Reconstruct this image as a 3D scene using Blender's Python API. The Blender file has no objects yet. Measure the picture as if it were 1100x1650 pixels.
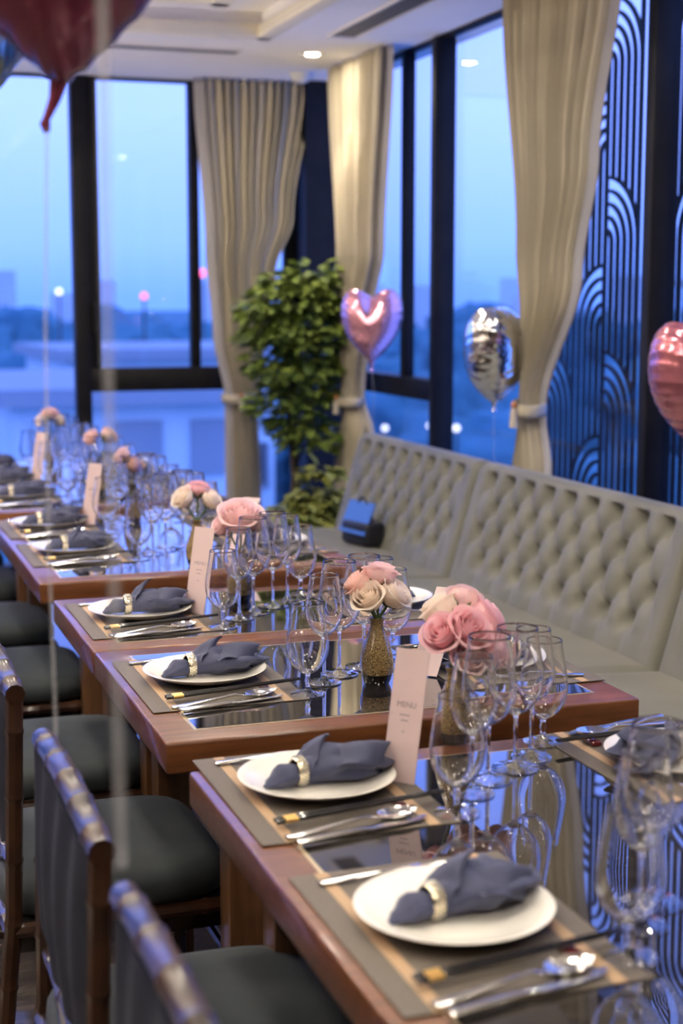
import bpy, bmesh, math, random
from mathutils import Vector, Matrix, noise
PI = math.pi
random.seed(7)
SC = bpy.context.scene
COL = SC.collection

# ------------------------------------------------------------------ camera, sky, lamps, exposure
F_PX = 2450.0
CAM_H = 1.49
pitch = math.atan(344 / F_PX); yaw = math.radians(18.96)
cd = bpy.data.cameras.new('camera'); cam = bpy.data.objects.new('camera', cd); COL.objects.link(cam)
cam.location = (0, 0, CAM_H)
cam.rotation_euler = (PI / 2 - pitch, 0, -yaw)
cd.sensor_fit = 'VERTICAL'; cd.sensor_height = 36.0; cd.sensor_width = 24.0
cd.lens = 36.0 * F_PX / 1650.0
cd.clip_start = 0.05; cd.clip_end = 2000
cd.dof.use_dof = True; cd.dof.focus_distance = 2.98; cd.dof.aperture_fstop = 3.0
SC.camera = cam
SC.view_settings.view_transform = 'Standard'; SC.view_settings.look = 'None'
SC.view_settings.gamma = 1; SC.view_settings.use_curve_mapping = False
SC.view_settings.exposure = 0.0
SC.cycles.max_bounces = 20; SC.cycles.transparent_max_bounces = 48
SC.cycles.transmission_bounces = 20; SC.cycles.glossy_bounces = 6; SC.cycles.diffuse_bounces = 4
SC.cycles.use_denoising = True
SC.cycles.caustics_reflective = False; SC.cycles.caustics_refractive = False
SC.cycles.sample_clamp_indirect = 40.0

w = bpy.data.worlds.new('dusk_sky'); SC.world = w; w.use_nodes = True
nt = w.node_tree; nt.nodes.clear()
wo = nt.nodes.new('ShaderNodeOutputWorld'); bg = nt.nodes.new('ShaderNodeBackground')
tc = nt.nodes.new('ShaderNodeTexCoord'); sx = nt.nodes.new('ShaderNodeSeparateXYZ')
rp = nt.nodes.new('ShaderNodeValToRGB')
nt.links.new(tc.outputs['Generated'], sx.inputs[0]); nt.links.new(sx.outputs['Z'], rp.inputs[0])
nt.links.new(rp.outputs[0], bg.inputs['Color']); nt.links.new(bg.outputs[0], wo.inputs[0])
e = rp.color_ramp.elements
e[0].position = 0.0; e[0].color = (0.080, 0.180, 0.68, 1)
e[1].position = 1.0; e[1].color = (0.15, 0.28, 0.90, 1)
x = e.new(0.035); x.color = (0.125, 0.232, 0.80, 1)
x = e.new(0.12); x.color = (0.19, 0.29, 0.95, 1)
bg.inputs['Strength'].default_value = 3.3

WARM = (1.0, 0.83, 0.62)
def light(name, kind, loc, power, color=WARM, size=0.05, rot=(0, 0, 0), **kw):
    ld = bpy.data.lights.new(name, kind); ld.energy = power; ld.color = color
    if kind == 'AREA':
        ld.shape = 'RECTANGLE'; ld.size = size; ld.size_y = kw.get('size_y', size)
        if kw.get('portal'): ld.cycles.is_portal = True
    else:
        ld.shadow_soft_size = size
    if kind == 'SPOT':
        ld.spot_size = kw.get('angle', 2.3); ld.spot_blend = 0.7
    o = bpy.data.objects.new(name, ld); o.location = loc; o.rotation_euler = rot; COL.objects.link(o)
    return o
XW, YW, CZ = 2.65, 8.08, 2.63        # right glass wall, back glass wall, ceiling height
# window portals (guide the sky's light; they add none)
light('window_portal', 'AREA', (0.0, YW + 0.12, 1.35), 1, size=6.6, size_y=2.6, rot=(-PI / 2, 0, 0), portal=True)
light('window_portal', 'AREA', (XW + 0.30, 5.1, 1.35), 1, size=2.6, size_y=5.8, rot=(0, PI / 2, 0), portal=True)
DOWNLIGHTS = [(2.27, 7.03), (2.42, 3.6), (2.42, 1.75), (2.42, -0.2), (2.27, -1.9),
              (-1.9, 6.9), (-1.9, 5.1), (-1.9, 3.4), (-1.9, 1.7), (-1.9, -0.2), (0.3, -2.2), (0.3, 7.2)]
FILL_SCONCES = [(-3.9, 6.2), (-3.9, 3.4), (-3.9, 0.6)]  # unseen wall lamps, added as warm fill for the room
CLUSTERS = [(-.75, 5.3), (.15, 5.3), (1.1, 5.3), (-.75, 3.3), (.15, 3.3), (1.1, 3.3), (-.75, 1.5), (.15, 1.5), (1.1, 1.5), (.15, -.2), (1.1, -.2)]       # square four-lamp fittings in the ceiling tray

# ------------------------------------------------------------------ helpers
def tag(o, label=None, cat=None, group=None, kind=None):
    if label: o['label'] = label
    if cat: o['category'] = cat
    if group: o['group'] = group
    if kind: o['kind'] = kind
    return o
def empty(name, loc=(0, 0, 0), rz=0.0, parent=None, kind=None):
    o = bpy.data.objects.new(name, None); o.location = loc; o.rotation_euler = (0, 0, rz)
    o.empty_display_size = 0.05; COL.objects.link(o)
    if parent: o.parent = parent
    if kind: o['kind'] = kind
    return o
def link_mesh(name, me, parent=None, loc=(0, 0, 0), rot=(0, 0, 0)):
    o = bpy.data.objects.new(name, me); o.location = loc; o.rotation_euler = rot
    COL.objects.link(o)
    if parent: o.parent = parent
    return o
def copy_tree(o, parent=None):
    c = o.copy(); COL.objects.link(c); c.parent = parent
    for ch in o.children: copy_tree(ch, c)
    return c
class MB:
    def __init__(s): s.v = []; s.f = []
    def add(s, vs, fs):
        b = len(s.v); s.v += [tuple(p) for p in vs]; s.f += [tuple(i + b for i in f) for f in fs]; return s
    def box(s, x0, x1, y0, y1, z0, z1, bev=0.0, seg=2):
        if bev <= 0:
            vs = [(x, y, z) for z in (z0, z1) for y in (y0, y1) for x in (x0, x1)]
            return s.add(vs, [(0, 2, 3, 1), (4, 5, 7, 6), (0, 1, 5, 4), (2, 6, 7, 3), (0, 4, 6, 2), (1, 3, 7, 5)])
        bm = bmesh.new(); bmesh.ops.create_cube(bm, size=1)
        for q in bm.verts:
            q.co = Vector(((x0 + x1) / 2 + q.co.x * (x1 - x0), (y0 + y1) / 2 + q.co.y * (y1 - y0), (z0 + z1) / 2 + q.co.z * (z1 - z0)))
        bmesh.ops.bevel(bm, geom=bm.edges[:], offset=bev, segments=seg, affect='EDGES', profile=0.5)
        bm.verts.index_update()
        s.add([q.co[:] for q in bm.verts], [[q.index for q in f.verts] for f in bm.faces]); bm.free(); return s
    def lathe(s, prof, n=32, c=(0, 0, 0), axis='z'):
        m = len(prof); vs = []
        for i in range(n):
            a = 2 * PI * i / n
            for r, z in prof:
                p = (r * math.cos(a), r * math.sin(a), z)
                if axis == 'y': p = (p[0], p[2], p[1])
                if axis == 'x': p = (p[2], p[0], p[1])
                vs.append((c[0] + p[0], c[1] + p[1], c[2] + p[2]))
        fs = [(i * m + j, ((i + 1) % n) * m + j, ((i + 1) % n) * m + j + 1, i * m + j + 1) for i in range(n) for j in range(m - 1)]
        return s.add(vs, fs)
    def tube(s, pts, rad, n=10, cap=True):
        pts = [Vector(p) for p in pts]; m = len(pts); vs = []
        if not isinstance(rad, (list, tuple)): rad = [rad] * m
        up = None
        for i, p in enumerate(pts):
            t = (pts[min(i + 1, m - 1)] - pts[max(i - 1, 0)]).normalized()
            if up is None:
                up = t.orthogonal().normalized()
            up = (up - t * up.dot(t)).normalized(); sd = t.cross(up)
            for k in range(n):
                a = 2 * PI * k / n; vs.append(p + (up * math.cos(a) + sd * math.sin(a)) * rad[i])
        fs = [(i * n + k, i * n + (k + 1) % n, (i + 1) * n + (k + 1) % n, (i + 1) * n + k) for i in range(m - 1) for k in range(n)]
        if cap: fs += [tuple(range(n))[::-1], tuple((m - 1) * n + k for k in range(n))]
        return s.add(vs, fs)
    def grid(s, nu, nv, fn, wrap=False):
        vs = [fn(i / (nu - 1), j / (nv - 1)) for i in range(nu) for j in range(nv)]
        fs = [(i * nv + j, (i + 1) * nv + j, (i + 1) * nv + j + 1, i * nv + j + 1) for i in range(nu - 1) for j in range(nv - 1)]
        return s.add(vs, fs)
    def mesh(s, name, mat, smooth=True, recalc=True, weld=0.0):
        me = bpy.data.meshes.new(name); me.from_pydata(s.v, [], s.f)
        if recalc or weld:
            bm = bmesh.new(); bm.from_mesh(me)
            if weld: bmesh.ops.remove_doubles(bm, verts=bm.verts, dist=weld)
            if recalc: bmesh.ops.recalc_face_normals(bm, faces=bm.faces)
            bm.to_mesh(me); bm.free()
        if mat: me.materials.append(mat)
        if smooth:
            me.polygons.foreach_set('use_smooth', [True] * len(me.polygons))
            me.set_sharp_from_angle(angle=math.radians(38 if smooth is True else smooth))
        me.update(); return me
    def build(s, name, mat, parent=None, loc=(0, 0, 0), rot=(0, 0, 0), **k):
        return link_mesh(name, s.mesh(name, mat, **k), parent, loc, rot)
def lerp(a, b, t): return a + (b - a) * t
def pw(tab, t):
    if t <= tab[0][0]: return tab[0][1]
    for (a, x), (b, y) in zip(tab, tab[1:]):
        if t <= b:
            q = (t - a) / (b - a); q = q * q * (3 - 2 * q) ; return x + (y - x) * q
    return tab[-1][1]
def pl(tab, t):
    if t <= tab[0][0]: return tab[0][1]
    for (a, x), (b, y) in zip(tab, tab[1:]):
        if t <= b: return x + (y - x) * (t - a) / (b - a)
    return tab[-1][1]
def sstep(a, b, x):
    t = max(0, min(1, (x - a) / (b - a))); return t * t * (3 - 2 * t)

# ------------------------------------------------------------------ materials
def mat(name, col=(0.8, 0.8, 0.8), rough=0.5, metal=0.0, coat=0.0, spec=0.5, sheen=0.0, sss=0.0, emis=None, es=0.0, trans=0.0, ior=1.45, coat_r=0.03):
    m = bpy.data.materials.new(name); m.use_nodes = True
    b = m.node_tree.nodes['Principled BSDF']; I = b.inputs
    I['Base Color'].default_value = (*col, 1); I['Roughness'].default_value = rough; I['Metallic'].default_value = metal
    I['Coat Weight'].default_value = coat; I['Coat Roughness'].default_value = coat_r; I['Specular IOR Level'].default_value = spec
    I['Sheen Weight'].default_value = sheen; I['IOR'].default_value = ior; I['Transmission Weight'].default_value = trans
    if sss: I['Subsurface Weight'].default_value = sss; I['Subsurface Radius'].default_value = (0.02, 0.01, 0.008); I['Subsurface Scale'].default_value = 0.3
    if emis: I['Emission Color'].default_value = (*emis, 1); I['Emission Strength'].default_value = es
    return m
def noisy(m, c1, c2, scale=5, stretch=(1, 1, 1), detail=4, bump=0.0, bscale=None, kind='noise', lo=0.3, hi=0.7, dist=0.002, coords='Object'):
    t = m.node_tree; b = t.nodes['Principled BSDF']; N = t.nodes.new
    tc = N('ShaderNodeTexCoord'); mp = N('ShaderNodeMapping'); mp.inputs['Scale'].default_value = stretch
    t.links.new(tc.outputs[coords], mp.inputs[0])
    if kind == 'voronoi': tx = N('ShaderNodeTexVoronoi'); tx.inputs['Scale'].default_value = scale; out = tx.outputs['Color']
    elif kind == 'wave':
        tx = N('ShaderNodeTexWave'); tx.inputs['Scale'].default_value = scale; tx.inputs['Distortion'].default_value = 3; tx.inputs['Detail'].default_value = detail; out = tx.outputs['Fac']
    else: tx = N('ShaderNodeTexNoise'); tx.inputs['Scale'].default_value = scale; tx.inputs['Detail'].default_value = detail; out = tx.outputs['Fac']
    t.links.new(mp.outputs[0], tx.inputs['Vector'])
    r = N('ShaderNodeValToRGB'); r.color_ramp.elements[0].color = (*c1, 1); r.color_ramp.elements[1].color = (*c2, 1)
    r.color_ramp.elements[0].position = lo; r.color_ramp.elements[1].position = hi
    t.links.new(out, r.inputs[0]); t.links.new(r.outputs[0], b.inputs['Base Color'])
    if bump:
        t2 = N('ShaderNodeTexNoise'); t2.inputs['Scale'].default_value = bscale or scale * 4; t2.inputs['Detail'].default_value = 3
        t.links.new(mp.outputs[0], t2.inputs['Vector'])
        bp = N('ShaderNodeBump'); bp.inputs['Strength'].default_value = bump; bp.inputs['Distance'].default_value = dist
        t.links.new(t2.outputs['Fac'], bp.inputs['Height']); t.links.new(bp.outputs[0], b.inputs['Normal'])
    return m
def thin_glass(name, tint=(0.97, 0.98, 0.985), ior=1.5, boost=1.0, rough=0.0):
    m = bpy.data.materials.new(name); m.use_nodes = True; t = m.node_tree; t.nodes.clear(); N = t.nodes.new
    o = N('ShaderNodeOutputMaterial'); mx = N('ShaderNodeMixShader'); tr = N('ShaderNodeBsdfTransparent'); gl = N('ShaderNodeBsdfGlossy')
    fr = N('ShaderNodeFresnel'); fr.inputs['IOR'].default_value = ior
    g = N('ShaderNodeNewGeometry'); mm = N('ShaderNodeMath'); mm.operation = 'MULTIPLY'; mm.inputs[1].default_value = boost; mm.use_clamp = True
    # same reflectance from both faces of the sheet: facing-independent normal
    vt = N('ShaderNodeVectorMath'); vt.operation = 'DOT_PRODUCT'
    t.links.new(g.outputs['Normal'], vt.inputs[0]); t.links.new(g.outputs['Incoming'], vt.inputs[1])
    ab = N('ShaderNodeMath'); ab.operation = 'ABSOLUTE'; t.links.new(vt.outputs['Value'], ab.inputs[0])
    sb = N('ShaderNodeMath'); sb.operation = 'SUBTRACT'; sb.inputs[0].default_value = 1; t.links.new(ab.outputs[0], sb.inputs[1])
    pw5 = N('ShaderNodeMath'); pw5.operation = 'POWER'; pw5.inputs[1].default_value = 4.0; t.links.new(sb.outputs[0], pw5.inputs[0])
    ma = N('ShaderNodeMath'); ma.operation = 'MULTIPLY_ADD'; ma.inputs[1].default_value = 0.85; ma.inputs[2].default_value = 0.045; t.links.new(pw5.outputs[0], ma.inputs[0])
    t.links.new(ma.outputs[0], mm.inputs[0])
    tr.inputs['Color'].default_value = (*tint, 1); gl.inputs['Roughness'].default_value = rough
    t.links.new(mm.outputs[0], mx.inputs[0]); t.links.new(tr.outputs[0], mx.inputs[1]); t.links.new(gl.outputs[0], mx.inputs[2])
    t.links.new(mx.outputs[0], o.inputs[0]); return m

M = {}
M['pane'] = thin_glass('window_glass', (0.93, 0.95, 0.97), boost=0.55)
M['footglass'] = thin_glass('wine_glass_foot', (0.96, 0.97, 0.98), boost=2.2)
M['glass'] = M['bowl'] = mat('solid_glass', (1, 1, 1), 0.0, trans=1.0, ior=1.5)
M['frame'] = noisy(mat('dark_window_frame', (0.01, 0.01, 0.012), 0.5, spec=0.25), (0.006, 0.006, 0.007), (0.013, 0.012, 0.012), 9)
M['ceiling'] = noisy(mat('ceiling_paint', (0.6, 0.6, 0.62), 0.75), (0.80, 0.78, 0.79), (0.84, 0.82, 0.83), 3, bump=0.05)
M['mold'] = noisy(mat('cream_moulding', (0.8, 0.74, 0.6), 0.5), (0.80, 0.74, 0.60), (0.86, 0.80, 0.66), 6)
M['wall'] = noisy(mat('wall_paint', (0.3, 0.24, 0.18), 0.7), (0.26, 0.22, 0.18), (0.32, 0.275, 0.22), 2, bump=0.05)
M['floor'] = mat('dark_floor', (0.05, 0.04, 0.035), 0.22, coat=0.3)
noisy(M['floor'], (0.035, 0.028, 0.024), (0.09, 0.07, 0.055), 3, (1, 8, 1), bump=0.05)
M['wood'] = mat('lacquered_red_wood', (0.2, 0.06, 0.03), 0.36, coat=0.38, coat_r=0.05)
noisy(M['wood'], (0.10, 0.033, 0.011), (0.19, 0.068, 0.023), 7, (1, 9, 9), detail=6)
M['wood_leg'] = mat('brown_table_leg', (0.22, 0.1, 0.04), 0.4, coat=0.4)
noisy(M['wood_leg'], (0.10, 0.045, 0.02), (0.17, 0.08, 0.035), 9, (6, 6, 1))
M['inlay'] = noisy(mat('black_table_glass', (0.012, 0.011, 0.012), 0.03, spec=0.9, coat=1.0, coat_r=0.0), (0.010, 0.009, 0.010), (0.03, 0.026, 0.024), 14, (1, 5, 1))
M['brass'] = mat('pale_brass_line', (0.75, 0.62, 0.42), 0.3, 0.8)
M['plate'] = mat('ivory_porcelain', (0.87, 0.84, 0.77), 0.25, coat=0.6)
M['napkin'] = noisy(mat('slate_blue_napkin', (0.1, 0.11, 0.17), 0.75, sheen=0.12), (0.036, 0.042, 0.092), (0.052, 0.059, 0.120), 30, bump=0.25, bscale=900, dist=0.0006)
M['ring'] = mat('champagne_metal', (0.80, 0.70, 0.50), 0.22, 1.0)
M['gem'] = mat('clear_gem', (0.95, 0.95, 0.92), 0.05, 0.7)
M['steel'] = mat('polished_steel', (0.83, 0.82, 0.80), 0.13, 1.0)
M['chop'] = mat('black_lacquer', (0.012, 0.011, 0.012), 0.25, coat=0.6)
M['gold'] = mat('gold_band', (0.85, 0.55, 0.2), 0.28, 1.0)
M['rest'] = mat('dark_red_ceramic', (0.10, 0.008, 0.008), 0.2, coat=0.8)
M['upholstery'] = noisy(mat('greige_leather', (0.36, 0.35, 0.30), 0.55, sheen=0.15), (0.148, 0.145, 0.118), (0.182, 0.178, 0.146), 6, bump=0.15, bscale=260, dist=0.0008)
M['seat'] = noisy(mat('dark_teal_fabric', (0.06, 0.07, 0.07), 0.75, sheen=0.03), (0.026, 0.034, 0.040), (0.042, 0.052, 0.058), 8, bump=0.2, bscale=400, dist=0.0008)
M['panel'] = noisy(mat('navy_chair_fabric', (0.03, 0.035, 0.06), 0.8, spec=0.2, sheen=0.03), (0.006, 0.008, 0.018), (0.013, 0.016, 0.031), 14, bump=0.2, bscale=500, dist=0.0008)
M['bamboo'] = noisy(mat('dark_lacquered_bamboo', (0.05, 0.02, 0.012), 0.34, coat=0.4, coat_r=0.12), (0.014, 0.006, 0.004), (0.055, 0.022, 0.010), 12, (1, 1, 1))
M['curtain'] = noisy(mat('beige_curtain', (0.5, 0.45, 0.34), 0.85, sheen=0.2), (0.47, 0.42, 0.31), (0.57, 0.51, 0.385), 3, (8, 8, 0.6), bump=0.1, bscale=30)
M['lining'] = mat('grey_curtain_lining', (0.40, 0.39, 0.42), 0.9)
M['amber'] = mat('amber_bead', (0.6, 0.22, 0.04), 0.15, coat=1.0)
M['leaf'] = noisy(mat('green_leaves', (0.1, 0.18, 0.03), 0.45, sss=0.0), (0.05, 0.10, 0.018), (0.30, 0.38, 0.07), 14, coords='Object')
M['leaf2'] = noisy(mat('low_plant_leaves', (0.12, 0.16, 0.03), 0.5), (0.13, 0.17, 0.03), (0.36, 0.36, 0.08), 10)
M['bark'] = noisy(mat('plant_bark', (0.06, 0.045, 0.03), 0.9), (0.03, 0.025, 0.018), (0.08, 0.06, 0.04), 20)
M['pot'] = mat('dark_planter', (0.012, 0.014, 0.022), 0.3, coat=0.4)
M['soil'] = noisy(mat('potting_soil', (0.03, 0.02, 0.015), 0.95), (0.02, 0.014, 0.01), (0.05, 0.035, 0.022), 60)
M['stem'] = mat('rose_stem', (0.10, 0.17, 0.05), 0.5)
for k_, a_, b_ in (('pink', (0.95, 0.55, 0.61), (0.98, 0.72, 0.76)), ('peach', (0.97, 0.66, 0.60), (0.98, 0.78, 0.72)), ('cream', (0.98, 0.85, 0.74), (0.99, 0.92, 0.84)), ('blush', (0.96, 0.68, 0.68), (0.98, 0.80, 0.79))):
    m_ = noisy(mat(k_ + '_rose_petal', a_, 0.6, sheen=0.2), a_, b_, 25); t_ = m_.node_tree
    tl = t_.nodes.new('ShaderNodeBsdfTranslucent'); mx_ = t_.nodes.new('ShaderNodeMixShader'); mx_.inputs[0].default_value = .42
    pb = t_.nodes['Principled BSDF']; lk = pb.inputs['Base Color'].links[0].from_socket
    t_.links.new(lk, tl.inputs['Color']); t_.links.new(pb.outputs[0], mx_.inputs[1]); t_.links.new(tl.outputs[0], mx_.inputs[2])
    t_.links.new(mx_.outputs[0], t_.nodes['Material Output'].inputs['Surface']); M[k_] = m_
M['card'] = mat('blush_card_stock', (0.64, 0.49, 0.50), 0.6)
M['ink'] = mat('grey_ink', (0.25, 0.2, 0.22), 0.7)
M['foil_pink'] = noisy(mat('pink_foil', (0.9, 0.4, 0.5), 0.16, 0.75, coat=0.5), (0.86, 0.38, 0.48), (0.90, 0.44, 0.54), 3, bump=0.12, bscale=12, dist=0.01)
M['foil_rose'] = noisy(mat('rose_foil', (0.7, 0.2, 0.28), 0.2, 0.7, coat=0.5), (0.62, 0.20, 0.25), (0.70, 0.26, 0.31), 3, bump=0.1, bscale=12, dist=0.01)
M['foil_dark'] = noisy(mat('deep_pink_foil', (0.4, 0.06, 0.13), 0.25, 0.35, coat=0.3), (0.20, 0.030, 0.075), (0.27, 0.05, 0.10), 3, bump=0.08, bscale=10, dist=0.01)
M['foil_silver'] = noisy(mat('silver_foil', (0.85, 0.86, 0.88), 0.07, 1.0), (0.86, 0.87, 0.89), (0.92, 0.92, 0.94), 3, bump=0.5, bscale=13, dist=0.02)
M['foil_blue'] = noisy(mat('blue_grey_foil', (0.3, 0.33, 0.3), 0.15, 0.9), (0.30, 0.34, 0.33), (0.38, 0.42, 0.40), 3, bump=0.1, bscale=8, dist=0.01)
M['ribbon'] = mat('frosted_curling_ribbon', (0.75, 0.75, 0.8), 0.4)
M['ribbon'].node_tree.nodes['Principled BSDF'].inputs['Alpha'].default_value = 0.20
M['lamp'] = mat('lamp_glow', (1, 1, 1), 0.5, emis=(1.0, 0.88, 0.70), es=420)
M['lampsmall'] = mat('small_lamp_glow', (1, 1, 1), .5, emis=(1.0, 0.90, 0.76), es=165)
M['globe'] = mat('fill_lamp_glow', (1, 1, 1), .5, emis=(1.0, 0.86, 0.68), es=3)  # glow of the added fill lamps
M['trimwhite'] = mat('white_lamp_trim', (0.75, 0.72, 0.68), 0.4)
M['vent'] = mat('grey_vent', (0.18, 0.18, 0.2), 0.5)
M['smoke'] = mat('smoke_detector_plastic', (0.7, 0.68, 0.62), 0.5)
M['bag'] = mat('black_bag_leather', (0.01, 0.011, 0.018), 0.45)
M['bagblue'] = mat('blue_bag_flap', (0.03, 0.12, 0.45), 0.35, coat=0.6)
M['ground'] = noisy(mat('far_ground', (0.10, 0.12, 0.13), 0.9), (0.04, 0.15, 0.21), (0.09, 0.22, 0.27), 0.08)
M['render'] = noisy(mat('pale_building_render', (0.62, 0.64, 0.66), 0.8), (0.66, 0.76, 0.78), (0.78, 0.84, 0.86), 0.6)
M['roofg'] = mat('grey_roof', (0.35, 0.37, 0.4), 0.8)
M['tower'] = noisy(mat('haze_pale_tower_wall', (0.5, 0.52, 0.58), 0.9), (0.72, 0.74, 0.78), (0.80, 0.82, 0.85), 0.1)  # distance haze is put into the pale wall colour
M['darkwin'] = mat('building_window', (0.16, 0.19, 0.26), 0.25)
M['farwin'] = mat('haze_pale_far_window', (0.60, 0.63, 0.68), 0.4)  # window tone paled with the same painted haze
M['tree'] = noisy(mat('haze_blue_tree_leaves', (0.14, 0.17, 0.16), 0.9), (0.05, 0.17, 0.235), (0.10, 0.25, 0.29), 0.8, bump=0.5, bscale=3, dist=0.3)  # dusk blue and haze are put into the leaf colour
M['trunk'] = mat('tree_trunk', (0.08, 0.07, 0.06), 0.9)
M['lampout'] = mat('street_lamp_glow', (1, 1, 1), 0.5, emis=(1.0, 0.93, 0.8), es=2.6)
M['lampred'] = mat('red_beacon_glow', (1, 0.2, 0.3), 0.5, emis=(1.0, 0.12, 0.22), es=3)
def mat_mat():
    m = noisy(mat('woven_placemat', (0.2, 0.17, 0.13), 0.6, spec=0.35), (0.115, 0.098, 0.082), (0.165, 0.14, 0.115), 420, (1, 1, 1), detail=1, bump=0.6, bscale=700, dist=0.0006)
    return m
M['placemat'] = mat_mat()
M['stripe'] = noisy(mat('tan_woven_stripe', (0.5, 0.34, 0.2), 0.6), (0.36, 0.235, 0.14), (0.50, 0.34, 0.20), 420, bump=0.5, bscale=700, dist=0.0005)
def vase_mat():
    m = mat('speckled_ochre_glaze', (0.3, 0.2, 0.08), 0.2, coat=0.8)
    noisy(m, (0.045, 0.028, 0.012), (0.42, 0.29, 0.12), 420, kind='noise', detail=3, lo=0.36, hi=0.64, bump=0.3, bscale=500, dist=0.0008)
    return m
M['vase'] = vase_mat()
M['vasebase'] = mat('black_glaze', (0.008, 0.007, 0.007), 0.1, coat=1.0)

# ------------------------------------------------------------------ the room
MB().box(-4.2, 2.95, -4.2, 8.4, -0.12, 0).build('floor', M['floor'], smooth=False)['kind'] = 'structure'
X0, X1, Y0, Y1 = -4.0, XW + 0.16, -4.0, YW + 0.16
c = MB()
ox0, ox1, oy0, oy1 = -1.5, 1.90, -1.0, 6.60       # tray opening
ix0, ix1, iy0, iy1 = -1.16, 1.62, -0.66, 6.26     # inner opening
def ring(mb, a, b, z0, z1):
    (ax0, ax1, ay0, ay1), (bx0, bx1, by0, by1) = a, b
    mb.box(ax0, bx0, ay0, ay1, z0, z1); mb.box(bx1, ax1, ay0, ay1, z0, z1)
    mb.box(bx0, bx1, ay0, by0, z0, z1); mb.box(bx0, bx1, by1, ay1, z0, z1)
ring(c, (X0 - .2, X1, Y0 - .2, Y1), (ox0, ox1, oy0, oy1), CZ, CZ + 0.09)
ring(c, (X0 - .2, X1, Y0 - .2, Y1), (ix0, ix1, iy0, iy1), CZ + 0.09, CZ + 0.30)
c.box(X0 - .2, X1, Y0 - .2, Y1, CZ + 0.30, CZ + 0.36)
c.build('ceiling', M['ceiling'], smooth=False)['kind'] = 'structure'
def moulding(name, a, t, z0, z1):
    m = MB(); x0, x1, y0, y1 = a
    for (p, q, r, s_) in ((x0, x0 + t, y0, y1), (x1 - t, x1, y0, y1), (x0, x1, y0, y0 + t), (x0, x1, y1 - t, y1)):
        m.box(p, q, r, s_, z0, z1, 0.008, 2)
        k = t * 0.35
    m2 = m.build(name, M['mold']); m2['kind'] = 'structure'; return m2
moulding('trim_1', (ox0 - .05, ox1 + .05, oy0 - .05, oy1 + .05), 0.075, CZ - 0.018, CZ + 0.012)
moulding('trim_2', (ox0 - .012, ox1 + .012, oy0 - .012, oy1 + .012), 0.035, CZ - 0.008, CZ + 0.04)
moulding('trim_3', (ix0 - .05, ix1 + .05, iy0 - .05, iy1 + .05), 0.085, CZ + 0.05, CZ + 0.095)
MB().box(X0 - .2, X0, Y0 - .2, Y1, 0, CZ).build('wall_left', M['wall'], smooth=False)['kind'] = 'structure'
MB().box(X0, X1, Y0 - .2, Y0, 0, CZ).build('wall_front', M['wall'], smooth=False)['kind'] = 'structure'
MB().box(2.50, XW + .07, 7.86, YW + .07, 0, CZ).build('wall_corner', M['frame'], smooth=False)['kind'] = 'structure'

# back glass wall
MB().box(XW, XW + .16, Y0 - .2, 2.25, 0, CZ).build('wall_right_sky_block', M['wall'], smooth=False)['kind'] = 'structure'  # unseen stretch, made solid to hold back the blue sky light
def win(name): return empty(name, kind='structure')
wb = win('window_1')
def bx(par, name, m, *a, bev=0.0): return MB().box(*a, bev=bev).build(name, m, par, smooth=False if not bev else True)
F0, F1 = YW - 0.04, YW + 0.05
for (a, b) in ((1.29, 1.37), (-0.55, -0.41), (-2.35, -2.21)):
    bx(wb, 'mullion', M['frame'], a, b, F0, F1, 0.10, CZ - 0.012, bev=0.006)
bx(wb, 'head_rail', M['frame'], X0, 2.5, F0 + .03, F1 - .01, CZ - 0.012, CZ)
bx(wb, 'sill', M['frame'], X0, 2.5, F0 - .04, F1, 0, 0.10)
bx(wb, 'transom', M['frame'], 1.37, 2.5, F0, F1, 1.0, 1.125, bev=0.006)
for (a, b) in ((1.37, 1.43), (2.44, 2.5)):
    bx(wb, 'sash_stile', M['frame'], a, b, F0 + .02, F1 - .02, 1.125, CZ - 0.012, bev=0.004)
bx(wb, 'mullion', M['frame'], 1.915, 1.965, F0 + .01, F1 - .01, 1.125, CZ - 0.012, bev=0.004)
# window handle on the stile
MB().box(1.385, 1.40, F0 - .03, F0 + .03, 1.30, 1.46, 0.004).build('handle', M['frame'], wb)
for a, b, z0, z1 in ((-4, -2.35, .1, CZ - .012), (-2.21, -.55, .1, CZ - .012), (-.41, 1.29, .1, CZ - .012), (1.43, 1.915, 1.125, CZ - .012),
                     (1.965, 2.44, 1.125, CZ - .012), (1.37, 2.5, .1, 1.0)):
    bx(wb, 'pane', M['pane'], a, b, YW - .004, YW + .004, z0, z1)
# right glass wall
wr = win('window_2')
G0, G1 = XW - 0.05, XW + 0.05
bx(wr, 'mullion', M['frame'], 2.60, 2.70, 6.31, 6.36, 0.10, CZ - .012, bev=0.004)
bx(wr, 'mullion', M['frame'], 2.63, 2.68, 6.74, 6.80, 1.125, CZ - .012, bev=0.004)
for (a, b) in ((4.455, 4.51), (2.60, 2.65)):
    bx(wr, 'mullion', M['frame'], G0, G1, a, b, 0.10, CZ - .012, bev=0.006)
bx(wr, 'head_rail', M['frame'], G0 + .04, G1 - .01, 2.25, 7.86, CZ - .012, CZ)
bx(wr, 'sill', M['frame'], G0 - .03, G1, 2.25, 7.86, 0, 0.10)
bx(wr, 'transom', M['frame'], G0, G1, 6.36, 7.86, 1.03, 1.125, bev=0.006)
ys = [2.25, 2.60, 2.65, 4.455, 4.51, 6.31]
for a, b in zip(ys[0::2], ys[1::2]):
    bx(wr, 'pane', M['pane'], XW + .016, XW + .024, a, b, .1, CZ - .012)
bx(wr, 'pane', M['pane'], XW + .016, XW + .024, 6.36, 7.86, .1, 1.03)
bx(wr, 'pane', M['pane'], XW + .016, XW + .024, 6.36, 6.74, 1.125, CZ - .012)
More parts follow.
